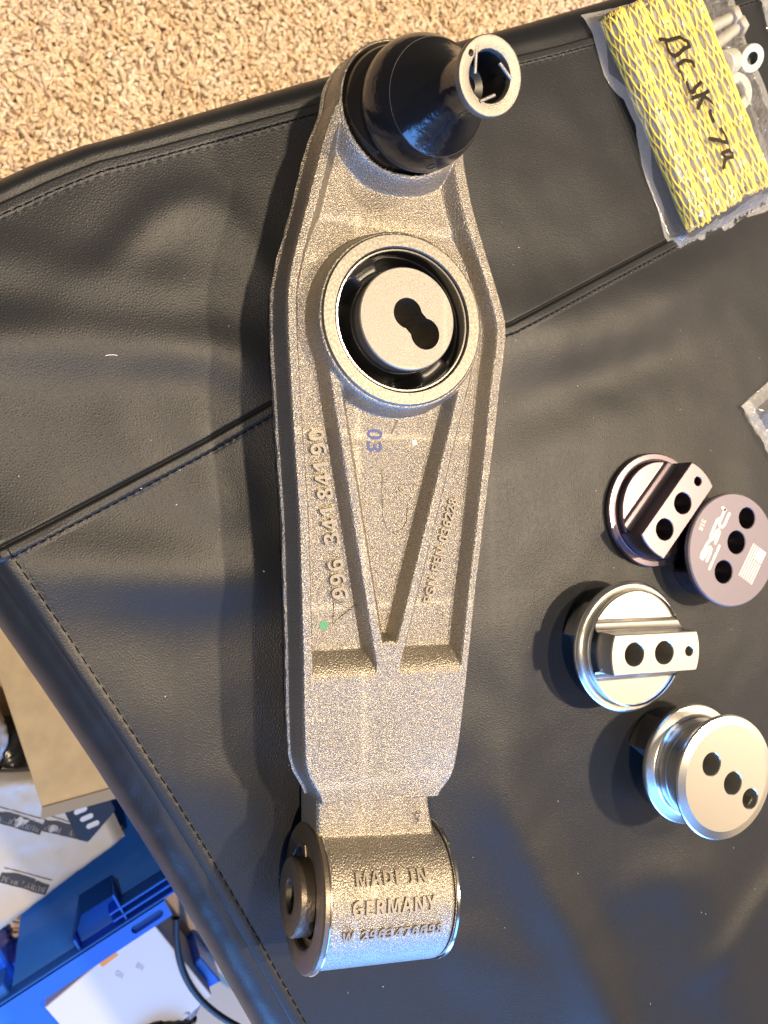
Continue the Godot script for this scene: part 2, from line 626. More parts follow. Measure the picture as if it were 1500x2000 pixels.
func build_bench() -> void:
	leather_noise.seed = 4
	leather_noise.frequency = 0.018
	leather_noise.fractal_octaves = 2
	var bench := thing("padded_bench", "black leather padded bench top with stitched seams that carries all the metal parts", "bench", Vector3(160, -400, 20))
	var bs := steps(-4.6, 640, 1.7, [2.0], 0.6, 6.0)
	# panels are cut along the seams
	var up := MB.new()
	var rows := []
	for k in 96:
		var s := k / 95.0
		var row := PackedVector3Array()
		for b in bs:
			var t0 := t_line(b) - 5.0
			var t1 := m_line(b)
			var u := s
			# crowd the rows near both seams
			u = s + 0.12 * sin(TAU * s) * -1.0
			row.append(leather_at(lerpf(t0, t1, u), b + l_line(lerpf(t0, t1, u))))
		rows.append(row)
	up.grid(rows)
	part("rear_panel", up, "leather", bench)
	var low := MB.new()
	rows = []
	var vs := steps(0.0, 520.0, 1.7, [0.0, 5.2], 0.4, 4.0)
	for a in vs:
		var row := PackedVector3Array()
		for b in bs:
			var aa: float = a + m_line(b) * (1.0 - sst(0, 60, a))
			row.append(leather_at(aa, b + l_line(aa)))
		rows.append(row)
	low.grid(rows)
	part("front_panel", low, "leather", bench)
	# the boxing that rolls over the near edge and drops to the floor
	var band := MB.new()
	rows = []
	for a in steps(-130, 520, 2.5, []):
		var row := PackedVector3Array()
		for k in 26:
			var ph: float = deg_to_rad(90.0 * k / 22.0)
			var e := 16.5 * sin(minf(ph, PI / 2))
			var y := -26.0 * (1.0 - cos(minf(ph, PI / 2)))
			if k > 22: y -= (k - 22) * 125.0
			var b := l_line(a) - 4.6 - e
			var p := leather_xz(a, b)
			var base := leather_h(a, l_line(a) - 4.6) * (1.0 - sst(0, 4, e)) + 0.5 * leather_noise.get_noise_2d(p.x * 3.0, p.y * 3.0) * sst(0, 5, e)
			row.append(Vector3(p.x, y + base, p.y))
		rows.append(row)
	for r in rows: r.reverse()
	band.grid(rows)
	part("front_border", band, "leather", bench)
	band = MB.new()
	rows = []
	for k in 26:
		var row := PackedVector3Array()
		var ph: float = deg_to_rad(90.0 * k / 22.0)
		var e := 13.5 * sin(minf(ph, PI / 2))
		var y := -26.0 * (1.0 - cos(minf(ph, PI / 2)))
		if k > 22: y -= (k - 22) * 125.0
		for b in steps(-22, 640, 2.5, []):
			var a: float = t_line(b) - 5.0 - e * (1.0 + 0.0026 * maxf(b - 110.0, 0.0))
			var p := leather_xz(a, b)
			row.append(Vector3(p.x, y + leather_h(t_line(b) - 5.0, b) * (1.0 - sst(0, 4, e)), p.y))
		rows.append(row)
	rows.reverse()
	band.grid(rows)
	part("rear_border", band, "leather", bench)
	# thread
	var rng := RandomNumberGenerator.new()
	rng.seed = 9
	var lines := [["m", 3.8, 0.0, 460.0], ["l", 5.0, 2.0, 420.0], ["t", 4.4, 40.0, 520.0]]
	for ln in lines:
		var th := MB.new()
		var x: float = ln[2]
		while x < ln[3]:
			var pts := []
			for k in 4:
				var q: float = x + ln[1] * 0.72 * k / 3.0
				var w := rng.randf_range(-0.12, 0.12)
				var ab := Vector2(m_line(q) + 5.2 + w, q) if ln[0] == "m" else Vector2(q, l_line(q) + 0.6 + w) if ln[0] == "l" else Vector2(t_line(q) - 0.3 + w, q)
				var p := leather_at(ab.x, ab.y)
				pts.append(p + Vector3(0, -0.1 if k == 0 or k == 3 else 0.06, 0))
			th.tube(pts, 0.30, 5)
			x += ln[1]
		var o := part("stitching", th, "thread", bench)
		o.set_meta("kind", "stuff")
	# lint and dust that lies on the leather
	var bits := MB.new()
	for k in 90:
		var p := Vector2(rng.randf_range(-20, 370), rng.randf_range(-180, 290))
		var ab2 := Vector2((p - CORNER).cross(MD) / LD.cross(MD), (p - CORNER).cross(LD) / MD.cross(LD))
		if ab2.x < -112 or ab2.y < 3: continue
		var c := leather_at(ab2.x, ab2.y) + Vector3(0, 0.12, 0)
		var d := Vector3(rng.randf_range(-1, 1), 0.1, rng.randf_range(-1, 1)).normalized() * rng.randf_range(0.15, 0.45)
		bits.tube([c - d, c + d * 0.2 + Vector3(0, 0.05, 0), c + d], rng.randf_range(0.07, 0.15), 4)
	var dust := solo("dust", bits, "dust", "specks of pale dust and lint scattered over the black leather", "dust", "", "stuff")
	dust.set_meta("kind", "stuff")
	var hair := MB.new()
	var hp := []
	for k in 7:
		var q := Vector2(12.5 + k * 0.75, -62.5 - 0.35 * sin(k * 0.5) + k * -0.06)
		var ab3 := Vector2((q - CORNER).cross(MD) / LD.cross(MD), (q - CORNER).cross(LD) / MD.cross(LD))
		hp.append(leather_at(ab3.x, ab3.y) + Vector3(0, 0.15, 0))
	hair.tube(hp, 0.16, 5)
	solo("lint_hair", hair, "dust", "short curved white hair lying on the leather left of the arm", "lint")


# ---------------------------------------------------------------- the suspension arm
const RING := Vector2(124.2, -77.4)
const JOINT := Vector2(125.5, -164.5)
const ARM_L := [Vector2(-164.5, 97.5), Vector2(-156, 94.4), Vector2(-148.4, 91.6), Vector2(-119.2, 84.2), Vector2(-111, 82.0), Vector2(-97, 78.4), Vector2(-89, 76.9), Vector2(-82, 76.5), Vector2(-74.8, 76.5), Vector2(-63, 77.0), Vector2(-32.6, 78.8), Vector2(1.6, 81.3), Vector2(56.6, 82.9), Vector2(79.4, 83.2), Vector2(100.3, 83.9), Vector2(106.5, 85.8), Vector2(110, 88.0), Vector2(113, 89.8), Vector2(114.6, 91.0), Vector2(117, 91.5)]
const ARM_R := [Vector2(-164.5, 153.5), Vector2(-156, 153.3), Vector2(-147.7, 153.6), Vector2(-130.2, 157.5), Vector2(-117.8, 161.7), Vector2(-105, 166.4), Vector2(-92.3, 171.0), Vector2(-84, 173.7), Vector2(-78, 174.4), Vector2(-72, 174.0), Vector2(-52.9, 171.2), Vector2(-36.3, 169.2), Vector2(-5.9, 164.8), Vector2(32, 159.5), Vector2(62.2, 156.0), Vector2(86.4, 152.8), Vector2(105.4, 149.6), Vector2(109.4, 148.3), Vector2(112.5, 145.6), Vector2(115, 142.6), Vector2(117, 141.3)]
const TOP := 42.0
var arm_l := PackedFloat32Array()
var arm_r := PackedFloat32Array()
const Z0 := -192.4
const Z1 := 116.6
const DZ := 0.6


func smooth_edge(t: Array, side: float) -> PackedFloat32Array:
	var raw := PackedFloat32Array()
	var n := int((Z1 - Z0) / DZ) + 1
	for k in n:
		var z := Z0 + k * DZ
		raw.append(lerp_table(t, z))
	for pass_ in 2:
		var nx := raw.duplicate()
		for k in n:
			var s := 0.0
			for j in range(-4, 5): s += raw[clampi(k + j, 0, n - 1)]
			nx[k] = s / 9.0
		raw = nx
	for k in n:
		var z := Z0 + k * DZ
		if z < JOINT.y + 4.0:
			var c := JOINT.x + side * sqrt(maxf(28.0 * 28.0 - pow(z - JOINT.y, 2), 0.01))
			var w := sst(JOINT.y - 6.0, JOINT.y + 4.0, z)
			raw[k] = lerpf(c, raw[k], w)
	return raw


func arm_h(x: float, z: float, dl: float, dr: float) -> float:
	# how far each raised feature has risen above the pocket floor, 0..1
	var p := Vector2(x, z)
	var floor_h := 26.0 + 9.5 * sst(-100.0, -122.0, z)
	var m := 1.0 - sst(0.0, 4.6, dl - 3.7)
	var rimr := 4.6 - 1.2 * sst(-60.0, 20.0, z)
	m = maxf(m, 1.0 - sst(0.0, 7.0, dr - rimr + 0.4))
	m = maxf(m, 1.0 - sst(0.0, 7.4, seg_dist(p, Vector2(94.9, -61), Vector2(116.6, 66)) - 1.3))
	m = maxf(m, 1.0 - sst(0.0, 7.4, seg_dist(p, Vector2(155.6, -61), Vector2(121.3, 66)) - 1.3))
	m = maxf(m, 1.0 - sst(0.0, 4.5, seg_dist(p, Vector2(119.0, 57.5), Vector2(119.0, 75.0)) - 5.0))
	m = maxf(m, 1.0 - sst(0.0, 23.0, 67.0 + 0.02 * (x - 120.0) - z))
	var h := floor_h + (TOP - floor_h) * m
	h = maxf(h, 26.0 + 19.0 * (1.0 - sst(0.0, 5.0, p.distance_to(RING) - 35.2)))
	h -= 1.4 * sst(92.0, 117.0, z)
	# ball joint seat: raised lip round the bore
	var dj := p.distance_to(JOINT)
	var lip := 1.0 - sst(0.0, 7.5, dj - 27.4)
	h = maxf(h, 35.0 + 8.2 * lip - 0.6 * sst(25.5, 29.0, dj))
	# dented fillet at the foot of the lip, as cast
	h -= 2.2 * exp(-p.distance_squared_to(Vector2(112.0, -133.0)) / 90.0)
	if dj < 26.6: h = lerpf(20.0, h, sst(25.9, 26.6, dj))
	var dr2 := p.distance_to(RING)
	if dr2 < 33.8: h = lerpf(20.0, h, sst(33.0, 33.8, dr2))
	# rounded outer edge
	var d := minf(dl, dr)
	if d < 1.1: h -= 1.1 - sqrt(maxf(0.0, 1.21 - pow(1.1 - d, 2)))
	return h


func arm_top_h(x: float, z: float) -> float:
	var k := clampi(int((z - Z0) / DZ), 0, arm_l.size() - 1)
	return arm_h(x, z, x - arm_l[k], arm_r[k] - x)


func shear(x: float, z: float) -> float:
	return z + 0.076 * (x - 116.0) * sst(62.0, 108.0, z)


func build_arm() -> void:
	arm_l = smooth_edge(ARM_L, -1.0)
	arm_r = smooth_edge(ARM_R, 1.0)
	var arm := thing("control_arm", "long grey cast aluminium suspension control arm lying across the bench", "control arm", Vector3(120, 0, 0))
	var body := MB.new()
	var n := arm_l.size()
	var cols := 170
	var rows := []
	for k in n:
		var z := Z0 + k * DZ
		var xl := arm_l[k]
		var xr := arm_r[k]
		var row := PackedVector3Array()
		for c in cols:
			var u := float(c) / (cols - 1)
			u = u - 0.018 * sin(TAU * 2.0 * u) * 0.5
			var x := lerpf(xl, xr, u)
			row.append(Vector3(x, arm_h(x, z, x - xl, xr - x), shear(x, z)))
		rows.append(row)
	body.grid(rows)
	# side walls follow the top outline: draft out to the flash line, then in again
	var rim := []
	for k in n: rim.append(rows[n - 1 - k][0])
	for k in n: rim.append(rows[k][cols - 1])
	var wall_steps := [Vector2(0, 0), Vector2(0.35, -0.9), Vector2(1.7, -12.0), Vector2(1.9, -13.2), Vector2(2.9, -13.6), Vector2(2.9, -15.0), Vector2(1.9, -15.5), Vector2(0.3, -26.0), Vector2(-0.8, -27.2), Vector2(-3.0, -27.6)]
	var wrows := []
	for s in wall_steps: wrows.append(PackedVector3Array())
	var jag := FastNoiseLite.new()
	jag.seed = 5
	jag.frequency = 0.09
	for i in rim.size():
		var a: Vector3 = rim[maxi(i - 3, 0)]
		var b: Vector3 = rim[mini(i + 3, rim.size() - 1)]
		var t := Vector2(b.x - a.x, b.z - a.z).normalized()
		var o := Vector2(t.y, -t.x)
		# the contour runs up the left side, then down the right: outward is to its left
		if i < n:
			if o.x > 0 and t.y < -0.5: o = -o
		o = Vector2(t.y, -t.x)
		for s in wall_steps.size():
			var st: Vector2 = wall_steps[s]
			var out := st.x
			if s == 4 or s == 5: out += 0.5 * jag.get_noise_2d(rim[i].x * 1.0 + i * 0.0, rim[i].z)
			wrows[s].append(Vector3(rim[i].x + o.x * out, rim[i].y + st.y, rim[i].z + o.y * out))
	for s in wall_steps.size() - 1:
		body.grid([wrows[s], wrows[s + 1]])
	# underside, and the end face of the block above the neck
	var under := []
	for k in range(0, n, 4):
		under.append(PackedVector3Array([rows[k][cols - 1] + Vector3(0, -27.6 - (rows[k][cols - 1].y - 41.0), 0), rows[k][0] + Vector3(0, -27.6 - (rows[k][0].y - 41.0), 0)]))
	body.grid(under)
	var last: PackedVector3Array = rows[n - 1]
	var e1 := PackedVector3Array()
	var e2 := PackedVector3Array()
	for p in last:
		e1.append(p + Vector3(0, -1.0, 0.6))
		e2.append(Vector3(p.x, 14.0, p.z + 0.6))
	body.grid([last, e1])
	body.grid([e1, e2])
	# seat under the ball joint, reaching down to the bench
	body.lathe([Vector2(22, 0.6), Vector2(24.5, 1.6), Vector2(25.5, 16)], 64, Vector3(JOINT.x, 0, JOINT.y))
	# neck and barrel
	var ax0 := Vector3(88.5, 28.3, 156.0)
	var ax1 := Vector3(142.2, 28.3, 162.1)
	var ad := (ax1 - ax0).normalized()
	var an := Vector3(-ad.z, 0, ad.x)   # across, towards the foot of the picture
	var nk := []
	for k in 56:
		var s := k / 55.0
		var row := PackedVector3Array()
		for c in 61:
			var u := c / 60.0
			var x := lerpf(90.4, 139.6 + 2.4 * sst(0.16, 0.62, s), u)
			var az := 156.0 + 0.113 * (x - 88.5)
			var zz := lerpf(shear(x, 113.0), az - 9.0, s)
			var y := 36.6 + 0.6 * sin(u * PI)
			# two shallow upright flutes left by the mould
			y -= 0.9 * exp(-pow((u - 0.42) / 0.05, 2)) * (1.0 - s) + 0.7 * exp(-pow((u - 0.66) / 0.06, 2)) * (1.0 - s)
			y += 1.0 * exp(-pow((u - 0.30) / 0.05, 2)) * (1.0 - sst(0.1, 0.5, s))
			var dz := zz - az
			var hb := 28.3 + sqrt(maxf(27.0 * 27.0 - dz * dz, 0.0))
			var kk := 7.0
			var hh := clampf(0.5 + 0.5 * (hb - y) / kk, 0.0, 1.0)
			y = lerpf(y, hb, hh) + kk * hh * (1.0 - hh) * (1.0 - sst(0.75, 1.0, s))
			y += 0.04
			var ed := minf(u, 1.0 - u) * 51.0
			if ed < 1.4: y -= (1.4 - sqrt(maxf(0.0, 1.96 - pow(1.4 - ed, 2)))) * (1.0 - s * s)
			row.append(Vector3(x, y, zz))
		nk.append(row)
	body.grid(nk)
	for c in [0, 60]:
		var s0 := PackedVector3Array()
		var s1 := PackedVector3Array()
		for r in nk:
			s0.append(r[c])
			s1.append(Vector3(r[c].x + (0.8 if c else -0.8), 17.0, r[c].z))
		body.grid([s0, s1] if c == 0 else [s1, s0])
	var br := []
	for k in 97:
		var t := TAU * k / 96
		var row := PackedVector3Array()
		for c in 60:
			var u := c / 59.0
			var r := 27.0 - 0.5 * (1.0 - sst(0.0, 0.02, u)) - 0.5 * sst(0.98, 1.0, u)
			row.append(ax0 + ad * (u * 52.6 + 1.2) + Vector3(0, 1, 0) * (r * cos(t)) + an * (r * sin(t)))
		br.append(row)
	body.grid(br)
	for u in [1.2, 53.8]:
		var c0 := PackedVector3Array()
		var c1 := PackedVector3Array()
		for k in 97:
			var t := TAU * k / 96
			var dirv := Vector3(0, 1, 0) * cos(t) + an * sin(t)
			c0.append(ax0 + ad * u + dirv * 26.5)
			c1.append(ax0 + ad * u + dirv * 16.0)
		body.grid([c0, c1] if u < 2.0 else [c1, c0])
	part("cast_body", body, "cast", arm)

	# cast lettering
	var put := func(s: String, size: float, depth: float, c: Vector2, right: Vector2, m: String, called: String, lift := 0.0, sp := 0):
		var b := MB.new()
		var upv := Vector2(right.y, -right.x)
		b.text(s, size, depth, func(q: Vector3) -> Vector3:
			var w := c + right * q.x + upv * q.y
			return Vector3(w.x, arm_top_h(w.x, w.y) + lift + q.z, w.y), "Droid Sans", 700, sp)
		part(called, b, m, arm)
	var up_left := Vector2(-0.155, -0.988)
	put.call("996", 6.4, 2.0, Vector2(99.4, 27.0), up_left, "cast_letters", "cast_lettering", 0.0, 5)
	put.call("341", 6.4, 2.0, Vector2(96.0, 5.0), up_left, "cast_letters", "cast_lettering", 0.0, 5)
	put.call("841", 6.4, 2.0, Vector2(93.2, -13.0), up_left, "cast_letters", "cast_lettering", 0.0, 5)
	put.call("90", 6.4, 2.0, Vector2(90.9, -28.0), up_left, "cast_letters", "cast_lettering", 0.0, 5)
	put.call("FGN FEN 036228", 4.0, 1.4, Vector2(145.6, 16.5), Vector2(0.272, -0.962), "cast_letters", "cast_lettering", 0.0, 3)
	put.call("03", 6.4, 0.12, Vector2(115.6, -29.5), Vector2(-0.03, 1.0), "blue_ink", "stamped_number", 0.06, 2)
	put.call("10", 2.6, 0.5, Vector2(127.4, -8.5), Vector2(0.62, -0.78), "cast_letters", "cast_lettering")
	put.call("o", 2.6, 0.5, Vector2(125.6, 2.0), Vector2(0.3, -0.95), "cast_letters", "cast_lettering")
	# cast outline marks: a long loop beside the stamp and the foundry triangle
	var on_arm := func(x: float, z: float) -> float: return arm_top_h(x, z)
	var loop := MB.new()
	var lp := []
	for q in [Vector2(119.5, -18), Vector2(119.3, -8), Vector2(119.8, 2), Vector2(121.6, 7.2), Vector2(125, 8.6), Vector2(128.4, 7.4), Vector2(130.4, 3.6), Vector2(131.0, -4)]:
		lp.append(Vector3(q.x, on_arm.call(q.x, q.y) + 0.1, q.y))
	loop.tube(lp, 0.38, 6)
	part("cast_loop", loop, "cast", arm)
	var triangle := MB.new()
	for e in [[Vector2(98.4, 35.6), Vector2(98.0, 45.0)], [Vector2(98.0, 45.0), Vector2(105.6, 39.6)], [Vector2(105.6, 39.6), Vector2(98.4, 35.6)], [Vector2(105.0, 39.8), Vector2(107.4, 38.0)]]:
		var tp := []
		for k in 7:
			var q: Vector2 = e[0].lerp(e[1], k / 6.0)
			tp.append(Vector3(q.x, on_arm.call(q.x, q.y) + 0.15, q.y))
		triangle.tube(tp, 0.45, 6)
	part("foundry_mark", triangle, "cast", arm)
	for spot in [[Vector2(93.9, 45.6), 1.9, "green_paint", "paint_dot", 0.25], [Vector2(134.0, -29.3), 1.1, "white_paint", "paint_dot", 0.2]]:
		var d := MB.new()
		var c: Vector2 = spot[0]
		var ring_ := PackedVector3Array()
		for k in 17:
			var a := TAU * (k % 16) / 16
			var q: Vector2 = c + Vector2.from_angle(a) * spot[1] * (1.0 + 0.14 * sin(k * 2.3))
			ring_.append(Vector3(q.x, on_arm.call(q.x, q.y) + 0.06, q.y))
		for k in 16: d.tri(Vector3(c.x, on_arm.call(c.x, c.y) + spot[4], c.y), ring_[k], ring_[k + 1], Vector3.UP, Vector3.UP, Vector3.UP)
		part(spot[3], d, spot[2], arm)
	var nick := MB.new()
	nick.stroke([Vector2(123.4, -32.8), Vector2(124.6, -35.2), Vector2(126.0, -38.0)], 0.9, func(x, z): return on_arm.call(x, z) + 0.06)
	nick.stroke([Vector2(125.9, -38.2), Vector2(124.8, -38.6)], 0.5, func(x, z): return on_arm.call(x, z) + 0.06)
	part("scratch_mark", nick, "grey_mark", arm)
	# lettering round the barrel
	var wrap := func(s: String, size: float, depth: float, ang: float, along: float, m: String, sp := 2):
		var b := MB.new()
		b.text(s, size, depth, func(q: Vector3) -> Vector3:
			var t := deg_to_rad(ang) - q.y / 27.0
			var dirv := Vector3(0, 1, 0) * cos(t) + an * sin(t)
			return ax0 + ad * (along + q.x) + dirv * (26.95 + q.z), "Droid Sans", 700, sp)
		part("cast_lettering", b, m, arm)
	wrap.call("MADE IN", 5.0, 1.3, -34.0, 26.5, "cast_letters", 3)
	wrap.call("GERMANY", 5.0, 1.3, -13.0, 27.0, "cast_letters", 3)
	wrap.call("W 2963476698", 3.7, 1.1, 8.0, 27.5, "cast_letters", 9)
	var seven := MB.new()
	seven.text("7", 4.2, 0.7, func(q: Vector3) -> Vector3: return Vector3(133.6 + q.x, 38.6 + q.z, 127.6 - q.y))
	part("cast_lettering", seven, "cast", arm)

	# main bushing
	var c3 := Vector3(RING.x, 0, RING.y)
	var ring := MB.new()
	ring.lathe([Vector2(34.6, 24), Vector2(34.6, 45.6), Vector2(34.0, 46.2), Vector2(29.5, 46.2), Vector2(29.1, 45.7), Vector2(29.1, 30)], 128, c3)
	var ring_part := part("bushing_ring", ring, "machined", arm)
	var sleeve := MB.new()
	sleeve.lathe([Vector2(28.9, 28), Vector2(28.9, 44.6), Vector2(28.6, 45.1), Vector2(28.0, 45.1), Vector2(27.5, 44.4), Vector2(27.1, 41.0), Vector2(27.1, 22)], 128, c3)
	part("bushing_sleeve", sleeve, "bright_steel", arm)
	var rub := MB.new()
	var rr := []
	for k in 22:
		var r := lerpf(27.15, 20.2, k / 21.0)
		var row := PackedVector3Array()
		for s in 129:
			var t := TAU * (s % 128) / 128
			var y := 39.0 + 1.6 * sin((27.15 - r) / 6.95 * PI) + (1.0 if r < 21.2 else 0.0)
			var gap := sst(0.25, 0.5, cos(t - deg_to_rad(-40.0))) + sst(0.2, 0.45, cos(t - deg_to_rad(142.0)))
			y -= 16.0 * clampf(gap, 0, 1) * sst(21.0, 22.2, r) * (1.0 - sst(25.6, 26.8, r))
			row.append(c3 + Vector3(r * cos(t), y, r * sin(t)))
		rr.append(row)
	rub.grid(rr, true)
	part("rubber_bushing", rub, "rubber", arm)
	var core := MB.new()
	var cc := Vector2(125.4, -77.8)
	var lobe := Geometry2D.merge_polygons(MB.ring(Vector2(125.3, -80.0), 6.2, 40), MB.ring(Vector2(133.0, -72.3), 6.4, 40))
	var waist := PackedVector2Array()
	for q in [Vector2(-4.5, -5.0), Vector2(4.5, -5.0), Vector2(4.5, 5.0), Vector2(-4.5, 5.0)]: waist.append(Vector2(129.2, -76.1) + q.rotated(PI / 4))
	var key: PackedVector2Array = MB.ccw(Geometry2D.merge_polygons(lobe[0], waist)[0])
	var disc := MB.ring(cc, 20.3, 128)
	# the face is cut in two along the slot so that each half is a simple outline
	var dirk := Vector2(1, 1).normalized()
	for s in [-1.0, 1.0]:
		var nrm: Vector2 = Vector2(-dirk.y, dirk.x) * s
		var o := Vector2(129.2, -76.1)
		var half := PackedVector2Array([o - dirk * 90, o + dirk * 90, o + dirk * 90 + nrm * 90, o - dirk * 90 + nrm * 90])
		for piece in Geometry2D.intersect_polygons(disc, half):
			for q in Geometry2D.clip_polygons(piece, key): core.fill(q, 47.0)
	core.sweep(disc, [Vector2(0, 30), Vector2(0, 44.0), Vector2(-0.45, 44.6), Vector2(-0.45, 46.5), Vector2(0, 47.0)])
	# slot walls face inwards
	var kw := MB.new()
	kw.sweep(key, [Vector2(0, 24.0), Vector2(0, 46.6), Vector2(0, 47.0)], 40.0)
	for k in kw.v.size(): kw.n[k] = -kw.n[k]
	for k in range(0, kw.idx.size(), 3):
		var sw := kw.idx[k + 1]
		kw.idx[k + 1] = kw.idx[k + 2]
		kw.idx[k + 2] = sw
	part("inner_sleeve", core, "core_steel", arm)
	part("bolt_slot", kw, "machined", arm)

	# ball joint
	var j3 := Vector3(JOINT.x, 0, JOINT.y)
	var seat := MB.new()
	seat.lathe([Vector2(26.3, 24), Vector2(26.3, 40.6), Vector2(25.9, 41.2), Vector2(24.9, 44.6), Vector2(23.0, 47.8), Vector2(20.0, 50.5), Vector2(14, 53), Vector2(0.1, 54)], 96, j3)
	part("joint_shell", seat, "gloss_black", arm)
	var jb := Vector3(126.0, 36, -165.4)
	var tipv := Vector3(131.5, 106, -146.5) - jb
	var jy := tipv.normalized()
	var jx := Vector3(1, 0, 0)
	jx = (jx - jy * jx.dot(jy)).normalized()
	var jbasis := Basis(jx, jy, jx.cross(jy))
	var boot := MB.new()
	boot.lathe([Vector2(19, 13), Vector2(22.6, 14.0), Vector2(23.8, 15.0), Vector2(24.3, 16.6), Vector2(24.6, 19.5), Vector2(24.3, 23.5), Vector2(22.9, 28.5), Vector2(20.6, 33.2), Vector2(20.3, 33.3), Vector2(17.2, 37.0), Vector2(13.8, 42.5), Vector2(11.0, 46.6), Vector2(9.4, 49.8), Vector2(8.8, 52.4), Vector2(8.6, 60), Vector2(9.2, 66.5)], 96, jb, jbasis, 50.0)
	part("dust_boot", boot, "boot", arm)
	var mould := MB.new()
	var circ := []
	for k in 49: circ.append(jb + jbasis * Vector3(20.5 * cos(TAU * k / 48), 33.25, 20.5 * sin(TAU * k / 48)))
	mould.tube(circ, 0.14, 5)
	var oval := []
	for k in 21:
		var t := TAU * k / 20
		var th := deg_to_rad(82.0) + 1.3 * cos(t) / 20.0
		var sy := 27.2 + 1.9 * sin(t)
		var rr2 := lerpf(24.3, 22.9, (sy - 23.5) / 5.0) + 0.1
		oval.append(jb + jbasis * Vector3(rr2 * cos(th), sy, rr2 * sin(th)))
	mould.tube(oval, 0.16, 5)
	part("moulded_marks", mould, "dull_rubber", arm)
	var collar := MB.new()
	collar.lathe([Vector2(8.9, 65.6), Vector2(12.0, 65.9), Vector2(12.6, 66.6), Vector2(12.7, 68.6), Vector2(12.3, 69.3), Vector2(11.4, 69.5), Vector2(9.2, 69.1), Vector2(8.4, 68.9), Vector2(8.1, 68.4), Vector2(8.0, 66.5)], 96, jb, jbasis, 38.0)
	part("stud_collar", collar, "collar_steel", arm)
	var hole := MB.new()
	hole.lathe([Vector2(8.15, 68.0), Vector2(7.9, 52), Vector2(4.0, 50), Vector2(3.4, 54), Vector2(0.05, 54.5)], 64, jb, jbasis)
	part("stud_socket", hole, "rubber", arm)
	for f in [[Vector2(-6.7, -8.2), Vector2(-5.8, 0.3)], [Vector2(8.6, -0.8), Vector2(3.4, -4.8)], [Vector2(-3.0, 8.4), Vector2(2.9, 5.1)]]:
		var fin := MB.new()
		var pts := []
		for k in 7:
			var q: Vector2 = f[0].lerp(f[1], k / 6.0)
			pts.append(jb + jbasis * Vector3(q.x, 68.95 - 0.5 * k / 6.0, q.y))
		fin.tube(pts, 0.62, 8)
		part("retaining_finger", fin, "core_steel", arm)
	var pit := MB.new()
	pit.lathe([Vector2(0.05, 0), Vector2(1.2, 0.0), Vector2(1.0, 0.4), Vector2(0.05, 0.5)], 16, jb + jbasis * Vector3(-8.7, 69.1, -5.3), jbasis)
	part("stud_pin", pit, "gloss_black", arm)

	# barrel bushing at the foot of the arm
	var bb := Basis(Vector3(0, 1, 0), -ad, an)   # lathe axis points out of the left end
	bb = Basis(Vector3(0, 1, 0), -ad, Vector3(0, 1, 0).cross(-ad))
	var fl := MB.new()
	fl.lathe([Vector2(27.6, -1.0), Vector2(28.3, -0.4), Vector2(28.3, 1.3), Vector2(27.6, 2.0), Vector2(21.5, 2.6), Vector2(19.6, 2.2), Vector2(18.9, 1.4), Vector2(18.6, -7)], 96, ax0, bb)
	part("end_flange", fl, "dark_steel", arm)
	var thin := MB.new()
	thin.lathe([Vector2(28.3, -1.3), Vector2(28.6, -1.0), Vector2(28.6, -0.5), Vector2(28.0, -0.3)], 96, ax0, bb)
	part("flange_edge", thin, "bright_steel", arm)
	var rb := MB.new()
	rb.lathe([Vector2(18.7, -6), Vector2(17.4, -3.2), Vector2(15.2, -5.0)], 64, ax0, bb)
	part("rubber_bushing", rb, "rubber", arm)
	for deg in [20.0, 200.0, 262.0]:
		var web := MB.new()
		var a := deg_to_rad(deg)
		var w0 := ax0 + bb * Vector3(cos(a) * 14.8, 1.2, sin(a) * 14.8)
		var w1 := ax0 + bb * Vector3(cos(a) * 19.6, 1.8, sin(a) * 19.6)
		web.tube([w0, (w0 + w1) / 2, w1], 0.9 if deg > 201.0 else 2.0, 8, 0.7)
		part("rubber_web", web, "dark_steel" if deg > 201.0 else "dull_rubber", arm)
	var sl := MB.new()
	sl.lathe([Vector2(14.9, -7), Vector2(14.9, 6.6), Vector2(14.3, 7.3), Vector2(6.7, 7.3), Vector2(6.2, 6.9), Vector2(6.2, -12)], 96, ax0, bb)
	var slp := part("inner_sleeve", sl, "dark_steel", arm)
	var bore := MB.new()
	bore.lathe([Vector2(6.15, 6.6), Vector2(6.15, -30), Vector2(0.1, -30)], 48, ax0, bb)
	part("bolt_bore", bore, "machined", slp)
	var fr := MB.new()
	var brr := Basis(Vector3(0, 1, 0), ad, Vector3(0, 1, 0).cross(ad))
	fr.lathe([Vector2(26.4, 0.2), Vector2(27.4, 0.4), Vector2(27.7, 0.7), Vector2(27.7, 1.7), Vector2(27.2, 2.2), Vector2(16, 2.6)], 96, ax1, brr)
	part("end_flange", fr, "bright_steel", arm)


# ---------------------------------------------------------------- turned pucks
func bar(ang: float, r: float, half_w: float) -> PackedVector2Array:
	var strip := PackedVector2Array([Vector2(-60, -half_w), Vector2(60, -half_w), Vector2(60, half_w), Vector2(-60, half_w)])
	var got: PackedVector2Array = Geometry2D.intersect_polygons(MB.ring(Vector2.ZERO, r, 160), strip)[0]
	var out := PackedVector2Array()
	for p in got: out.append(p.rotated(ang))
	return out


func holed_top(b: MB, bores: MB, poly: PackedVector2Array, holes: Array, y: float, deep: float) -> void:
	var wide := []
	for h in holes: wide.append(Vector3(h.x, h.y, h.z + 0.35))
	b.plate(poly, wide, y)
	for h in holes:
		b.lathe([Vector2(h.z, y - 0.4), Vector2(h.z + 0.35, y)].map(func(q): return q), 48, Vector3(h.x, 0, h.y))
		bores.lathe([Vector2(h.z, y - 0.4), Vector2(h.z, y - deep)], 48, Vector3(h.x, 0, h.y))


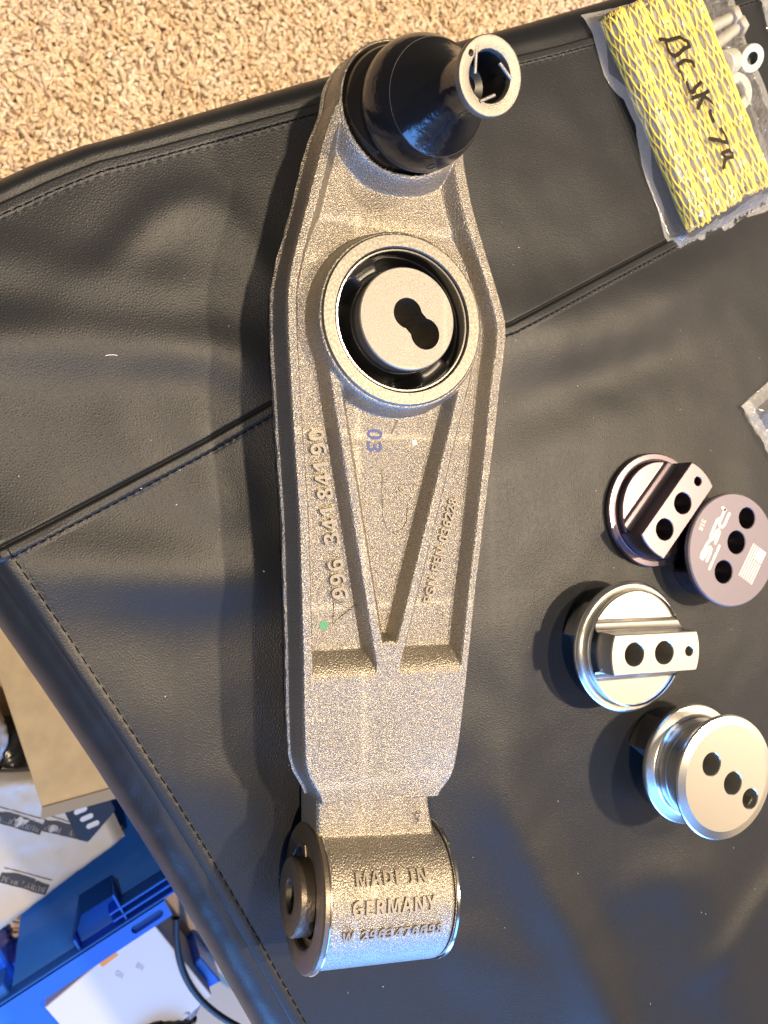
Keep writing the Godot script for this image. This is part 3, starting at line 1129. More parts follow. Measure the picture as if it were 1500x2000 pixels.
func line_holes(ang: float, spec: Array) -> Array:
	var d := Vector2.from_angle(ang)
	var out := []
	for s in spec: out.append(Vector3(d.x * s.x, d.y * s.x, s.y))
	return out


func tab_up(t: Node3D, y0: float, y1: float, ang: float, m: String, bore_m: String) -> void:
	var b := MB.new()
	var bores := MB.new()
	var p := bar(ang, 26.6, 9.6)
	b.sweep(p, [Vector2(0, y0), Vector2(0, y1 - 0.5), Vector2(0.5, y1)])
	var holes := line_holes(ang, [Vector2(-13.2, 5.5), Vector2(4.7, 5.5), Vector2(20.0, 2.3)])
	holed_top(b, bores, MB.inset(MB.ccw(p), 0.5), holes, y1, y1 - 0.4)
	part("tab", b, m, t, true)
	part("bolt_bore", bores, bore_m, t, true)


# the step under a tab: a round land with a cove on both sides of the tab
func land(t: Node3D, y: float, r: float, ang: float, m: String, drop: float) -> void:
	var b := MB.new()
	b.lathe([Vector2(r, y - 5.0), Vector2(r, y - 0.5), Vector2(r - 0.5, y)], 128)
	for s in [-1.0, 1.0]:
		var rows := []
		for k in 40:
			# across: from the tab's side out to the rim
			var w := lerpf(9.4, r - 0.5, pow(k / 39.0, 1.25))
			var half := sqrt(maxf(pow(r - 0.5, 2) - w * w, 0.0))
			var row := PackedVector3Array()
			for c in 41:
				var u := lerpf(-half, half, c / 40.0)
				var y2 := y - drop * sst(3.6, 5.4, w - 9.4) + (4.2 - sqrt(maxf(0.0, 4.2 * 4.2 - pow(clampf(4.2 - (w - 9.4), 0, 4.2), 2)))) * 0.85 - 0.4 * sst(4.5, 5.5, w - 9.4)
				y2 = lerpf(y2, y, sst(11.5, 15.0, w - 9.4) * 0.0)
				var q := Vector2(u, w * s).rotated(ang)
				row.append(Vector3(q.x, minf(y2, y + 3.4), q.y))
			if s < 0: row.reverse()
			rows.append(row)
		rows.reverse()
		b.grid(rows)
	part("stepped_land", b, m, t, true)


func puck(at: Vector3, label: String, group: String) -> Node3D:
	return thing("turned_puck", label, "metal puck", at, group)


func build_pucks() -> void:
	# purple, tab upwards
	var t := puck(Vector3(289.2, 0.3, -1.0), "purple-grey anodised round puck with its holed tab facing up, dust side flange on the leather", "anodised pucks")
	t.set_meta("label", "purple-grey anodised puck lying with its grooved bar and three holes upward")
	var ang := atan2(-0.75, 0.66)
	var b := MB.new()
	b.lathe([Vector2(26.8, 0), Vector2(29.6, 0), Vector2(30.5, 0.8), Vector2(30.5, 2.6), Vector2(29.9, 3.4), Vector2(27.4, 3.6), Vector2(26.9, 3.0), Vector2(26.4, 3.2), Vector2(26.2, 5)], 160)
	part("flange", b, "purple", t, true)
	land(t, 8.2, 25.8, ang, "purple", 0.9)
	tab_up(t, 4.0, 20.0, ang, "purple", "purple_bore")
	# purple, printed face upwards
	t = puck(Vector3(327.8, 0.3, 20.3), "purple-grey anodised puck with white etched lettering and a small flag", "anodised pucks")
	var ang2 := atan2(-0.86, 0.5)
	b = MB.new()
	var p := bar(ang, 26.6, 9.6)
	b.sweep(p, [Vector2(0.5, 0), Vector2(0, 0.5), Vector2(0, 12)])
	part("tab", b, "purple", t, true)
	b = MB.new()
	b.lathe([Vector2(26.4, 11.5), Vector2(26.4, 15.4), Vector2(30.0, 15.6), Vector2(30.5, 16.2), Vector2(30.5, 18.3), Vector2(29.8, 19.0)], 160)
	var bores := MB.new()
	holed_top(b, bores, MB.ring(Vector2.ZERO, 29.8, 160), line_holes(ang2, [Vector2(-13.3, 6.1), Vector2(4.7, 6.2), Vector2(19.7, 5.7)]), 19.0, 18.6)
	part("printed_disc", b, "purple_matte", t, true)
	part("bolt_bore", bores, "purple_bore", t, true)
	print_disc(t)
	# silver, tab upwards
	t = puck(Vector3(259.3, 0.3, 67.5), "bright silver turned puck standing with its flat bar of three holes pointing right", "silver pucks")
	b = MB.new()
	p = bar(atan2(0.54, 0.84), 27.0, 9.6)
	b.sweep(p, [Vector2(0.5, 0), Vector2(0, 0.5), Vector2(0, 14)])
	part("lower_tab", b, "silver", t, true)
	b = MB.new()
	b.lathe([Vector2(26.9, 13.6), Vector2(27.0, 16.2), Vector2(32.0, 16.6), Vector2(32.8, 17.4), Vector2(32.8, 18.6), Vector2(32.2, 19.5), Vector2(31.2, 20.2), Vector2(30.0, 20.2), Vector2(29.6, 19.2), Vector2(29.2, 20.2), Vector2(28.8, 23.0)], 160)
	part("flange", b, "silver", t, true)
	land(t, 24.6, 28.8, 0.02, "silver", 1.6)
	tab_up(t, 22.0, 38.0, 0.02, "silver", "silver_bore")
	# silver spool
	t = puck(Vector3(299.6, 0.3, 131.3), "bright silver spool of two discs standing nearest the lower right corner", "silver pucks")
	var ang4 := atan2(0.63, 0.78)
	b = MB.new()
	p = bar(ang4, 27.0, 9.6)
	b.sweep(p, [Vector2(0.5, 0), Vector2(0, 0.5), Vector2(0, 14)])
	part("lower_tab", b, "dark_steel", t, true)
	b = MB.new()
	b.lathe([Vector2(26.9, 13.6), Vector2(27.0, 16.2), Vector2(30.2, 16.4), Vector2(30.9, 17.2), Vector2(30.9, 18.8), Vector2(30.4, 19.4), Vector2(26.6, 20.4), Vector2(26.0, 21.0), Vector2(25.4, 22.5)], 160)
	part("lower_disc", b, "silver", t, true)
	b = MB.new()
	b.lathe([Vector2(25.2, 20.5), Vector2(25.2, 27.0), Vector2(24.7, 27.4), Vector2(24.7, 33.0), Vector2(24.2, 33.4), Vector2(24.2, 38.6)], 160)
	part("hub", b, "silver", t, true)
	b = MB.new()
	bores = MB.new()
	b.lathe([Vector2(24.1, 38.4), Vector2(29.8, 38.4), Vector2(30.7, 39.2), Vector2(30.8, 40.4), Vector2(30.2, 41.1), Vector2(26.2, 42.0)], 160, Vector3.ZERO, Basis.IDENTITY, 14.0)
	holed_top(b, bores, MB.ring(Vector2.ZERO, 26.2, 160), line_holes(ang4, [Vector2(-12.8, 5.6), Vector2(4.8, 5.6), Vector2(19.6, 5.0)]), 42.0, 41.6)
	part("upper_disc", b, "silver", t, true)
	part("bolt_bore", bores, "silver_bore", t, true)


func print_disc(t: Node3D) -> void:
	var o := Vector2(327.8, 20.3)
	var flat := func(_x, _z): return 19.03
	var b := MB.new()
	var strokes := [
		[[Vector2(320.4, -2.2), Vector2(322.2, -1.1)], 1.9],
		[[Vector2(321.9, -1.3), Vector2(319.2, 3.6), Vector2(318.0, 5.8), Vector2(318.3, 7.5), Vector2(319.8, 8.0), Vector2(321.4, 7.0), Vector2(325.0, 0.9)], 1.75],
		[[Vector2(318.6, 3.4), Vector2(316.6, 4.2), Vector2(312.3, 12.0), Vector2(311.7, 13.7), Vector2(312.5, 14.7), Vector2(313.8, 14.0), Vector2(316.3, 10.0), Vector2(317.6, 9.3), Vector2(318.2, 10.5), Vector2(317.6, 12.2), Vector2(315.2, 16.4)], 1.75],
		[[Vector2(311.2, 15.2), Vector2(309.6, 16.7), Vector2(305.9, 22.2), Vector2(305.4, 23.8), Vector2(306.3, 24.6), Vector2(307.6, 23.6), Vector2(310.3, 19.2), Vector2(311.7, 18.4), Vector2(312.5, 19.4), Vector2(311.9, 21.2), Vector2(309.4, 25.6)], 1.75],
		[[Vector2(318.0, 18.0), Vector2(316.6, 20.6)], 1.6], [[Vector2(315.8, 21.8), Vector2(314.0, 25.0)], 1.6], [[Vector2(313.2, 26.3), Vector2(311.2, 29.9)], 1.6],
	]
	for s in strokes:
		var q := []
		for p in s[0]: q.append(p - o)
		b.stroke(q, s[1], flat)
	part("etched_logo", b, "etched", t, true)
	var num := MB.new()
	num.text("318", 2.7, 0.05, func(q: Vector3) -> Vector3:
		var w := Vector2(306.3, 6.7) - o + Vector2(-0.44, 0.9) * q.x + Vector2(0.9, 0.44) * q.y
		return Vector3(w.x, 19.04 + q.z, w.y), "Droid Serif", 700, 1)
	part("etched_number", num, "etched", t, true)
	var fl := MB.new()
	var a := Vector2(342.3, 16.9) - o
	var ab := Vector2(9.3, 5.5)
	var ad := Vector2(-10.7, 16.9)
	var cell := func(u0: float, u1: float, w0: float, w1: float):
		fl.fill(PackedVector2Array([a + ab * u0 + ad * w0, a + ab * u1 + ad * w0, a + ab * u1 + ad * w1, a + ab * u0 + ad * w1]), 19.035)
	cell.call(0.45, 1.0, 0.0, 0.36)
	for k in 7:
		var u := k * 0.153
		cell.call(u, u + 0.083, 0.0 if u < 0.40 else 0.39, 1.0)
	part("etched_flag", fl, "etched", t, true)


# ---------------------------------------------------------------- bags
const BAG_O := Vector2(243.8, -256.5)
const BU := Vector2(0.471, 0.882)
const BV := Vector2(0.882, -0.471)
var bag_noise := FastNoiseLite.new()


func bag_xz(s: float, t: float) -> Vector2:
	return BAG_O + BU * s + BV * t


func bag_h(s: float, t: float) -> float:
	var over := 0.0
	for k in 5:
		var c := 11.4 + 13.2 * k + 0.035 * s
		over = maxf(over, 16.6 - pow(absf(t - c) / 6.6, 2) * 1.0)
	var inside := sst(0.0, 7.0, s - 2.0) * (1.0 - sst(119.0, 130.0, s)) * sst(0.0, 6.5, t) * (1.0 - sst(67.0 + 0.03 * s, 82.0 + 0.03 * s, t))
	var h := 0.9 + (over - 0.6) * inside
	h += 6.0 * sst(70.0, 80.0, t) * (1.0 - sst(94.0, 104.0, t)) * sst(0, 12, s) * (1.0 - sst(86, 112, s))
	var edge := minf(minf(s, 134.0 - s), minf(t, 106.0 - t))
	h += (1.6 - 0.9 * inside) * sst(-2.0, 9.0, edge) * (bag_noise.get_noise_2d(s * 1.0, t * 1.6) + 0.8 * absf(bag_noise.get_noise_2d(s * 2.6 + 40, t * 2.2)))
	return maxf(h, 0.7)


const BAG_LO := [Vector2(0, -0.8), Vector2(3, 0.7), Vector2(11, 1.1), Vector2(21, 0.4), Vector2(32, -1.0), Vector2(47, 2.1), Vector2(62, 2.3), Vector2(74, 1.3), Vector2(91, -0.4), Vector2(107, -0.3), Vector2(122, -2.9), Vector2(130, -0.4), Vector2(140, 2.6)]
const BAG_END := [Vector2(0, 131), Vector2(4, 133.4), Vector2(8.5, 136), Vector2(15, 136.6), Vector2(26, 133.0), Vector2(33, 134.6), Vector2(41, 133.4), Vector2(54, 130.6), Vector2(73, 133.4), Vector2(110, 132)]


func bag_edges(s: float) -> Vector2:
	return Vector2(lerp_table(BAG_LO, s), 106.5 + 1.2 * sin(s * 0.11))


func bag_st(u: float, w: float) -> Vector2:
	# u along, w across, both 0..1
	var s := lerpf(0.1 * 106.0 * w, 133.0, u)
	var ed := bag_edges(s)
	var t := lerpf(ed.x, ed.y, w)
	return Vector2(lerpf(0.1 * t, lerp_table(BAG_END, t), u), t)


func rod(s0: float, len_: float, t: float, tw: float, label: String) -> void:
	var a := bag_xz(s0, t)
	var c := thing("netted_rod", label, "netted rod", Vector3(a.x, 1.5, a.y), "rods sleeved in yellow net in the bag")
	var b := MB.new()
	var ax := Vector3((BU + BV * 0.035).normalized().x, 0, (BU + BV * 0.035).normalized().y)
	var side := Vector3(ax.z, 0, -ax.x)
	var bas := Basis(side, ax, side.cross(ax))
	var ctr := Vector3(0, 6.6, 0)
	b.lathe([Vector2(0.05, 3.0), Vector2(4.4, 3.0), Vector2(5.0, 3.6), Vector2(5.0, len_ - 3.6), Vector2(4.4, len_ - 3.0), Vector2(0.05, len_ - 3.0)], 28, ctr, bas)
	part("steel_rod", b, "rod_steel", c, true)
	var net := MB.new()
	var rng := RandomNumberGenerator.new()
	rng.seed = int(t * 10)
	for fam in [-1.0, 1.0]:
		for k in 12:
			var pts := []
			var nseg := 46
			for i in nseg + 1:
				var s := len_ * i / nseg
				var ph: float = TAU * (k + 0.17 * tw) / 12.0 + fam * (TAU / 12.0) * (s / 13.0) + 0.06 * sin(s * 0.11 + k)
				ph += 0.05 * sin(TAU * s / 13.0) * fam + rng.randf_range(-0.015, 0.015)
				var r := 6.0 + (0.35 if fam > 0 else 0.0) + 0.25 * sin(s * 0.3 + k)
				pts.append(ctr + bas * Vector3(r * cos(ph), s, r * sin(ph)))
			net.tube(pts, 0.72, 5, 0.5)
	# frayed collars where the net was cut
	for e in [0.0, len_]:
		for k in 40:
			var ph: float = TAU * k / 40.0
			var d := rng.randf_range(0.5, 2.2) * (1.0 if e > 1.0 else -1.0)
			net.tube([ctr + bas * Vector3(6.2 * cos(ph), e, 6.2 * sin(ph)), ctr + bas * Vector3(rng.randf_range(5.2, 6.6) * cos(ph), e + d, 6.0 * sin(ph))], 0.4, 4)
	part("net_sleeve", net, "yellow_net", c, true)


func build_bags() -> void:
	bag_noise.seed = 21
	bag_noise.frequency = 0.055
	bag_noise.fractal_octaves = 3
	bag_noise.noise_type = FastNoiseLite.TYPE_SIMPLEX
	var which := ["first netted yellow rod, along the left edge of the clear bag", "second netted yellow rod counted from the bag's left edge", "netted yellow rod in the middle of the five, under the writing", "fourth netted yellow rod from the bag's left edge", "netted yellow rod next to the white washer"]
	for k in 5:
		rod([9.0, 8.5, 9.5, 5.0, 4.0][k], [113.0, 112.0, 110.0, 113.0, 115.0][k], 11.1 + 13.2 * k, k * 1.7, which[k])
	var bag := thing("clear_bag", "clear plastic bag with yellow netted rods, fasteners and black handwriting", "plastic bag", Vector3(300, 0, -205))
	var film := MB.new()
	var rows := []
	var ns := 170
	var nt := 140
	for i in ns + 1:
		var row := PackedVector3Array()
		for j in nt + 1:
			var st := bag_st(float(i) / ns, float(j) / nt)
			var q := bag_xz(st.x, st.y)
			row.append(Vector3(q.x, bag_h(st.x, st.y), q.y))
		rows.append(row)
	film.grid(rows)
	part("top_film", film, "film", bag)
	# welded borders are milky
	for bd in [[0.0, 1.0, 0.0, 0.02], [0.0, 0.05, 0.02, 0.92], [0.93, 1.0, 0.02, 0.92], [0.0, 1.0, 0.92, 1.0]]:
		var m := MB.new()
		var rr := []
		for i in 121:
			var row := PackedVector3Array()
			for j in 61:
				var st := bag_st(lerpf(bd[0], bd[1], i / 120.0), lerpf(bd[2], bd[3], j / 60.0))
				var q := bag_xz(st.x, st.y)
				row.append(Vector3(q.x, bag_h(st.x, st.y) + 0.12, q.y))
			rr.append(row)
		m.grid(rr)
		part("bag_border", m, "film_haze", bag)
	var on_bag := func(x: float, z: float) -> float:
		var d := Vector2(x, z) - BAG_O
		return bag_h(d.dot(BU), d.dot(BV)) + 0.45
	var glyphs := [
		[[[Vector2(279.5, -242.4), Vector2(286.6, -244.4), Vector2(293.7, -247.2), Vector2(298.3, -246.3), Vector2(300.4, -244.3), Vector2(296.2, -241.8)], [Vector2(284.0, -243.0), Vector2(285.0, -240.0), Vector2(287.1, -237.3), Vector2(290.1, -236.6), Vector2(293.7, -239.2), Vector2(296.2, -242.3)]]],
		[[[Vector2(302.8, -234.0), Vector2(301.4, -236.3), Vector2(296.2, -235.8), Vector2(292.4, -232.9), Vector2(293.2, -229.1), Vector2(295.9, -225.6)]]],
		[[[Vector2(298.6, -225.0), Vector2(300.4, -221.3), Vector2(302.8, -220.5), Vector2(304.0, -223.3), Vector2(307.2, -226.4)]]],
		[[[Vector2(302.5, -217.9), Vector2(308.2, -220.1), Vector2(312.5, -223.0)], [Vector2(308.8, -219.8), Vector2(306.1, -213.0)], [Vector2(309.8, -219.4), Vector2(316.7, -216.5)]]],
		[[[Vector2(313.5, -212.6), Vector2(315.6, -207.7)]]],
		[[[Vector2(313.5, -198.3), Vector2(319.9, -198.4), Vector2(325.9, -197.7), Vector2(324.0, -202.3), Vector2(321.6, -204.7)]]],
		[[[Vector2(322.1, -191.7), Vector2(327.0, -194.2), Vector2(329.9, -193.0), Vector2(329.5, -190.9), Vector2(324.8, -189.7), Vector2(322.3, -191.3)], [Vector2(324.5, -189.2), Vector2(323.5, -184.5)]]],
	]
	for g in glyphs:
		var m := MB.new()
		for st in g[0]:
			var fine := []
			for k in st.size() - 1:
				for q in 5: fine.append(st[k].lerp(st[k + 1], q / 5.0))
			fine.append(st[-1])
			m.stroke(fine, 2.1, on_bag)
		part("marker_letter", m, "marker", bag)
	# fasteners inside the bag
	var w := MB.new()
	var tilt := Basis(Vector3(1, 0, 0), 0.12)
	w.lathe([Vector2(4.6, 0), Vector2(9.6, 0), Vector2(10.2, 0.6), Vector2(10.2, 2.0), Vector2(9.6, 2.6), Vector2(5.0, 2.6), Vector2(4.5, 2.0), Vector2(4.5, 0)], 48, Vector3(347.5, 2.2, -236.8), tilt)
	solo("nylon_washer", w, "nylon", "flat white nylon washer lying in the clear bag beside the netted rods", "washer", "nylon washers in the bag")
	w = MB.new()
	w.lathe([Vector2(3.2, 0), Vector2(6.4, 0), Vector2(6.8, 0.5), Vector2(6.8, 9.4), Vector2(6.4, 10), Vector2(3.2, 10)], 40, Vector3(337.5, 8.2, -249.0), Basis(Vector3(0.5, 0, 0.86).normalized(), 1.35))
	solo("nylon_spacer", w, "nylon", "stubby cream nylon spacer lying on its side above the washer in the bag", "spacer")
	w = MB.new()
	w.lathe([Vector2(3.2, 0), Vector2(6.8, 0), Vector2(7.2, 0.5), Vector2(7.2, 7.4), Vector2(6.8, 8), Vector2(3.2, 8)], 40, Vector3(352.0, 4.0, -256.0), Basis(Vector3(0.9, 0, 0.3).normalized(), 0.5))
	solo("nylon_spacer", w, "nylon", "pale nylon spacer behind the cream one, nearest the bag's right edge", "spacer")
	for bolt in [[Vector3(326, 6.0, -255), Vector3(343, 6.5, -269.5), "dark steel bolt inside the bag just above the nylon spacers"], [Vector3(319, 6.0, -262), Vector3(338, 6.5, -274), "bright steel bolt beside the topmost netted rod in the bag"]]:
		var d: Vector3 = (bolt[1] - bolt[0])
		var y := d.normalized()
		var x := Vector3.UP.cross(y).normalized()
		var bas := Basis(x, y, x.cross(y))
		var tb := thing("steel_bolt", bolt[2], "bolt", bolt[0], "bolts in the bag")
		var sh := MB.new()
		var prof := [Vector2(0.05, 0.0), Vector2(2.6, 0.0)]
		for k in 16:
			prof.append(Vector2(3.2, 0.5 + k))
			prof.append(Vector2(2.8, 1.0 + k))
		prof.append(Vector2(3.1, d.length()))
		sh.lathe(prof, 24, Vector3.ZERO, bas, 80.0)
		part("shank", sh, "rod_steel", tb, true)
		var hd := MB.new()
		hd.lathe([Vector2(0.05, d.length()), Vector2(5.4, d.length()), Vector2(5.8, d.length() + 0.5), Vector2(5.8, d.length() + 4.0), Vector2(5.2, d.length() + 4.6), Vector2(0.05, d.length() + 4.6)], 6, Vector3.ZERO, bas, 20.0)
		part("head", hd, "rod_steel", tb, true)
	# corners of two more bags at the right edge
	for spec in [[Vector2(351.8, -60.0), Vector2(0.80, -0.60), Vector2(0.62, 0.78), 60.0, 75.0, "empty looking clear bag whose corner pokes in right of the purple pucks"], [Vector2(366.0, -294.0), Vector2(0.9, -0.43), Vector2(0.38, 0.92), 50.0, 26.0, "clear bag whose edge shows in the top right corner"]]:
		var bt := thing("clear_bag", spec[5], "plastic bag", Vector3(spec[0].x, 0, spec[0].y))
		var fm := MB.new()
		var hz := MB.new()
		var rr := []
		var rz := []
		for i in 41:
			var row := PackedVector3Array()
			var rowz := PackedVector3Array()
			for j in 41:
				var q: Vector2 = spec[0] + spec[1] * (spec[3] * j / 40.0) + spec[2] * (spec[4] * i / 40.0)
				var inn := sst(2.0, 12.0, minf(spec[3] * j / 40.0, spec[4] * i / 40.0))
				var h := 2.0 + 6.0 * inn + 1.6 * bag_noise.get_noise_2d(q.x * 2.0, q.y * 2.0)
				row.append(Vector3(q.x, maxf(h, 0.7), q.y))
			rr.append(row)
		for r in rr: r.reverse()
		fm.grid(rr)
		part("top_film", fm, "film", bt)
		for side in 2:
			var bz := MB.new()
			var r2 := []
			for i in 31:
				var row := PackedVector3Array()
				for c in 4:
					var along := i / 30.0
					var q: Vector2 = spec[0] + (spec[1] * (spec[3] * along) + spec[2] * (7.0 * c / 3.0) if side == 0 else spec[2] * (spec[4] * along) + spec[1] * (6.0 * c / 3.0))
					row.append(Vector3(q.x, 2.6 + 1.2 * c / 3.0 + 0.9 * bag_noise.get_noise_2d(q.x * 3.0, q.y * 3.0), q.y))
				r2.append(row)
			bz.grid(r2)
			part("bag_border", bz, "film_haze", bt)


# ---------------------------------------------------------------- the floor and what stands on it
const FLOOR := -400.0


func build_floor() -> void:
	var b := MB.new()
	b.quad(Vector3(-900, FLOOR, -1200), Vector3(1400, FLOOR, -1200), Vector3(1400, FLOOR, 1200), Vector3(-900, FLOOR, 1200), Vector3.UP)
	var fl := solo("carpet", b, "carpet_base", "shaggy beige carpet on the floor beyond and below the bench", "", "", "structure")
	fl.remove_meta("category")
	# pile: short curled tufts
	var tuft := MB.new()
	var pts := []
	for k in 6:
		var u := k / 5.0
		pts.append(Vector3(3.4 * u * u + 0.8 * sin(u * 5.0), 9.0 * sin(u * 2.0), 1.6 * sin(u * 3.4)))
	tuft.tube(pts, 1.05, 6)
	var mesh := tuft.mesh()
	mesh.surface_set_material(0, mats["carpet_pile"])
	var rng := RandomNumberGenerator.new()
	rng.seed = 77
	var tone := FastNoiseLite.new()
	tone.seed = 8
	tone.frequency = 0.02
	var where := []
	var cols := []
	for area in [[-190.0, 640.0, -680.0, -250.0, 72000], [-110.0, 10.0, 290.0, 460.0, 3200]]:
		for k in area[4]:
			var x := rng.randf_range(area[0], area[1])
			var z := rng.randf_range(area[2], area[3])
			if area[4] > 9000 and z > -262.0 - 0.27 * x + 70.0: continue
			var lean := Basis(Vector3(rng.randf_range(-1, 1), 0, rng.randf_range(-1, 1)).normalized(), rng.randf_range(0.0, 0.9))
			var bas := lean * Basis(Vector3.UP, rng.randf_range(0, TAU))
			var s := rng.randf_range(1.1, 2.0)
			where.append(Transform3D(bas.scaled(Vector3.ONE * s), Vector3(x, FLOOR - 0.5 + rng.randf_range(-1.5, 1.5), z) * MM))
			var n := tone.get_noise_2d(x, z) * 0.5 + rng.randf_range(-0.35, 0.35)
			var c := Color(0.66, 0.505, 0.345).lerp(Color(0.80, 0.69, 0.59), clampf(0.35 + n, 0, 1)) * rng.randf_range(0.75, 1.08)
			c.a = 1.0
			cols.append(c)
	var mm := MultiMesh.new()
	mm.transform_format = MultiMesh.TRANSFORM_3D
	mm.use_colors = true
	mm.mesh = mesh
	mm.instance_count = where.size()
	for k in where.size():
		mm.set_instance_transform(k, where[k])
		mm.set_instance_color(k, cols[k])
	var mi := MultiMeshInstance3D.new()
	mi.name = "carpet_pile"
	mi.multimesh = mm
	add_child(mi)
	tag(mi, "curled beige and cream yarn tufts of the shaggy carpet", "", "", "stuff")

	# cardboard box half under the bench
	var box := thing("cardboard_box", "plain tan cardboard box half hidden beneath the bench edge", "box", Vector3(20, FLOOR, 190))
	b = MB.new()
	var quad := PackedVector2Array([Vector2(-62, 82), Vector2(60, 58), Vector2(92, 206), Vector2(-21, 224)])
	b.slab(quad, -384, -308, 1.0)
	part("box_body", b, "cardboard", box)
	b = MB.new()
	var fa := Vector3(-21, -307.6, 224)
	var fb := Vector3(92, -307.6, 206)
	var nrm := Vector3(0.02, 0.97, 0.24).normalized()
	b.quad(fa, fb, fb + Vector3(2, -2.6, 10), fa + Vector3(-1, -2.6, 10), nrm)
	b.quad(fa + Vector3(0, -1.5, 0), fb + Vector3(0, -1.5, 0), fb + Vector3(2, -4.1, 10), fa + Vector3(-1, -4.1, 10), -nrm)
	part("box_flap", b, "card_edge", box)

	# printed paper package
	var pk := thing("paper_package", "off-white paper package printed with small black logos, beside the blue bin", "package", Vector3(-20, FLOOR, 260))
	var nz := FastNoiseLite.new()
	nz.seed = 3
	nz.frequency = 0.03
	var pkh := func(x: float, z: float) -> float: return -336.0 + 3.0 * nz.get_noise_2d(x, z)
	b = MB.new()
	var rows := []
	var c00 := Vector2(-110, 200)
	var c10 := Vector2(16, 212)
	var c01 := Vector2(-80, 348)
	var c11 := Vector2(41, 270)
	for i in 31:
		var row := PackedVector3Array()
		for j in 41:
			var q := c00.lerp(c10, j / 40.0).lerp(c01.lerp(c11, j / 40.0), i / 30.0)
			var ed := minf(minf(i, 30 - i) / 30.0, minf(j, 40 - j) / 40.0)
			row.append(Vector3(q.x, pkh.call(q.x, q.y) - 10.0 * (1.0 - sst(0.0, 0.05, ed)), q.y))
		rows.append(row)
	b.grid(rows)
	for rr in [rows[0], rows[30]]:
		var lo := PackedVector3Array()
		for p in rr: lo.append(Vector3(p.x, FLOOR, p.z))
		b.grid([rr, lo] if rr == rows[30] else [lo, rr])
	part("wrapping", b, "paper", pk)
	var logo := func(c: Vector2, right: Vector2, words: String, first: float):
		var upv := Vector2(right.y, -right.x)
		var lab := MB.new()
		var ink := MB.new()
		var map2 := func(u: float, v: float, lift: float) -> Vector3:
			var q := c + right * u + upv * v
			return Vector3(q.x, pkh.call(q.x, q.y) + lift, q.y)
		var cells := 24
		for k in cells:
			var u0 := lerpf(-19.0, 19.0, k / float(cells))
			var u1 := lerpf(-19.0, 19.0, (k + 1) / float(cells))
			var v0 := -4.4 - 2.0 * sst(-19, 2, u0) * sst(19, 8, u0)
			var v1 := -4.4 - 2.0 * sst(-19, 2, u1) * sst(19, 8, u1)
			lab.quad(map2.call(u0, v0, 0.3), map2.call(u1, v1, 0.3), map2.call(u1, 3.6, 0.3), map2.call(u0, 3.6, 0.3), Vector3.UP)
			lab.quad(map2.call(u0, -8.6, 0.3), map2.call(u1, -8.6, 0.3), map2.call(u1, -7.9, 0.3), map2.call(u0, -7.9, 0.3), Vector3.UP)
		ink.text(words, 4.0, 0.05, func(q: Vector3) -> Vector3: return map2.call(q.x + first, q.y, 0.45), "Droid Serif", 700, 0)
		part("logo_patch", lab, "print_black", pk)
		part("logo_letters", ink, "print_white", pk)
	logo.call(Vector2(-39, 244), Vector2(-0.90, -0.42), "BURY KRUM", 0.0)
	logo.call(Vector2(-4, 256), Vector2(-0.92, -0.40), "BURY KRUM", 0.0)
	logo.call(Vector2(-35, 292), Vector2(-0.90, -0.42), "BURY KRUM", 0.0)

	# slotted black bracket in its own bag, between box and package
	var br := thing("slotted_plate", "small black plate with three oval slots between box and package", "plate", Vector3(10, -334, 250))
	b = MB.new()
	var plate := PackedVector2Array([Vector2(-8, 232), Vector2(26, 226), Vector2(33, 242), Vector2(13, 264), Vector2(5, 262)])
	b.slab(plate, -333, -330.5, 0.4)
	part("plate_body", b, "black_plastic", br)
	for k in 3:
		var sl := MB.new()
		var c := Vector2(6.5 + 4.6 * k, 238.5 + 6.3 * k)
		var d := Vector2(0.95, -0.3)
		var poly := PackedVector2Array()
		for s in 20:
			var a := TAU * s / 20
			poly.append(c + d * (3.0 * signf(cos(a))) + d * cos(a) * 2.1 + Vector2(-d.y, d.x) * sin(a) * 2.1)
		sl.fill(poly, -330.3)
		part("slot", sl, "white_card", br)

	# blue bin
	var o := Vector2(73.1, 321.1)
	var e := Vector2(-0.90, 0.435)
	var q2 := Vector2(-0.435, -0.90)
	var bin := thing("storage_bin", "bright blue plastic storage bin with a slotted rim", "bin", Vector3(20, FLOOR, 330))
	var bp := func(u: float, w: float, y: float) -> Vector3:
		var p := o + e * u + q2 * w
		return Vector3(p.x, y, p.y)
	var pl := func(u0: float, u1: float, w0: float, w1: float) -> PackedVector2Array:
		var out := PackedVector2Array()
		for c in [[u0, w0], [u1, w0], [u1, w1], [u0, w1]]: out.append(o + e * c[0] + q2 * c[1])
		return out
	b = MB.new()
	# rim shelf with an oval slot sunk into it
	var slot := PackedVector2Array()
	for s in 32:
		var a := TAU * s / 32
		var u := 16.6 + 9.6 * signf(cos(a)) + 3.4 * cos(a)
		slot.append(o + e * u + q2 * (7.0 + 3.4 * sin(a)))
	for piece in Geometry2D.clip_polygons(pl.call(-1.0, 16.6, 0.0, 14.0), slot): b.fill(piece, -300.0)
	for piece in Geometry2D.clip_polygons(pl.call(16.6, 152.0, 0.0, 14.0), slot): b.fill(piece, -300.0)
	b.sweep(pl.call(-1.0, 152.0, 0.0, 14.0), [Vector2(1.0, -306.5), Vector2(0, -305.5), Vector2(0, -300.8), Vector2(0, -300.0)])
	part("rim", b, "blue_plastic", bin)
	b = MB.new()
	b.sweep(slot, [Vector2(0, -306), Vector2(0, -300)])
	b.fill(slot, -306)
	part("rim_slot", b, "blue_plastic", bin)
	# double ridge inside the rim, then the pocket and the sloping inner wall
	b = MB.new()
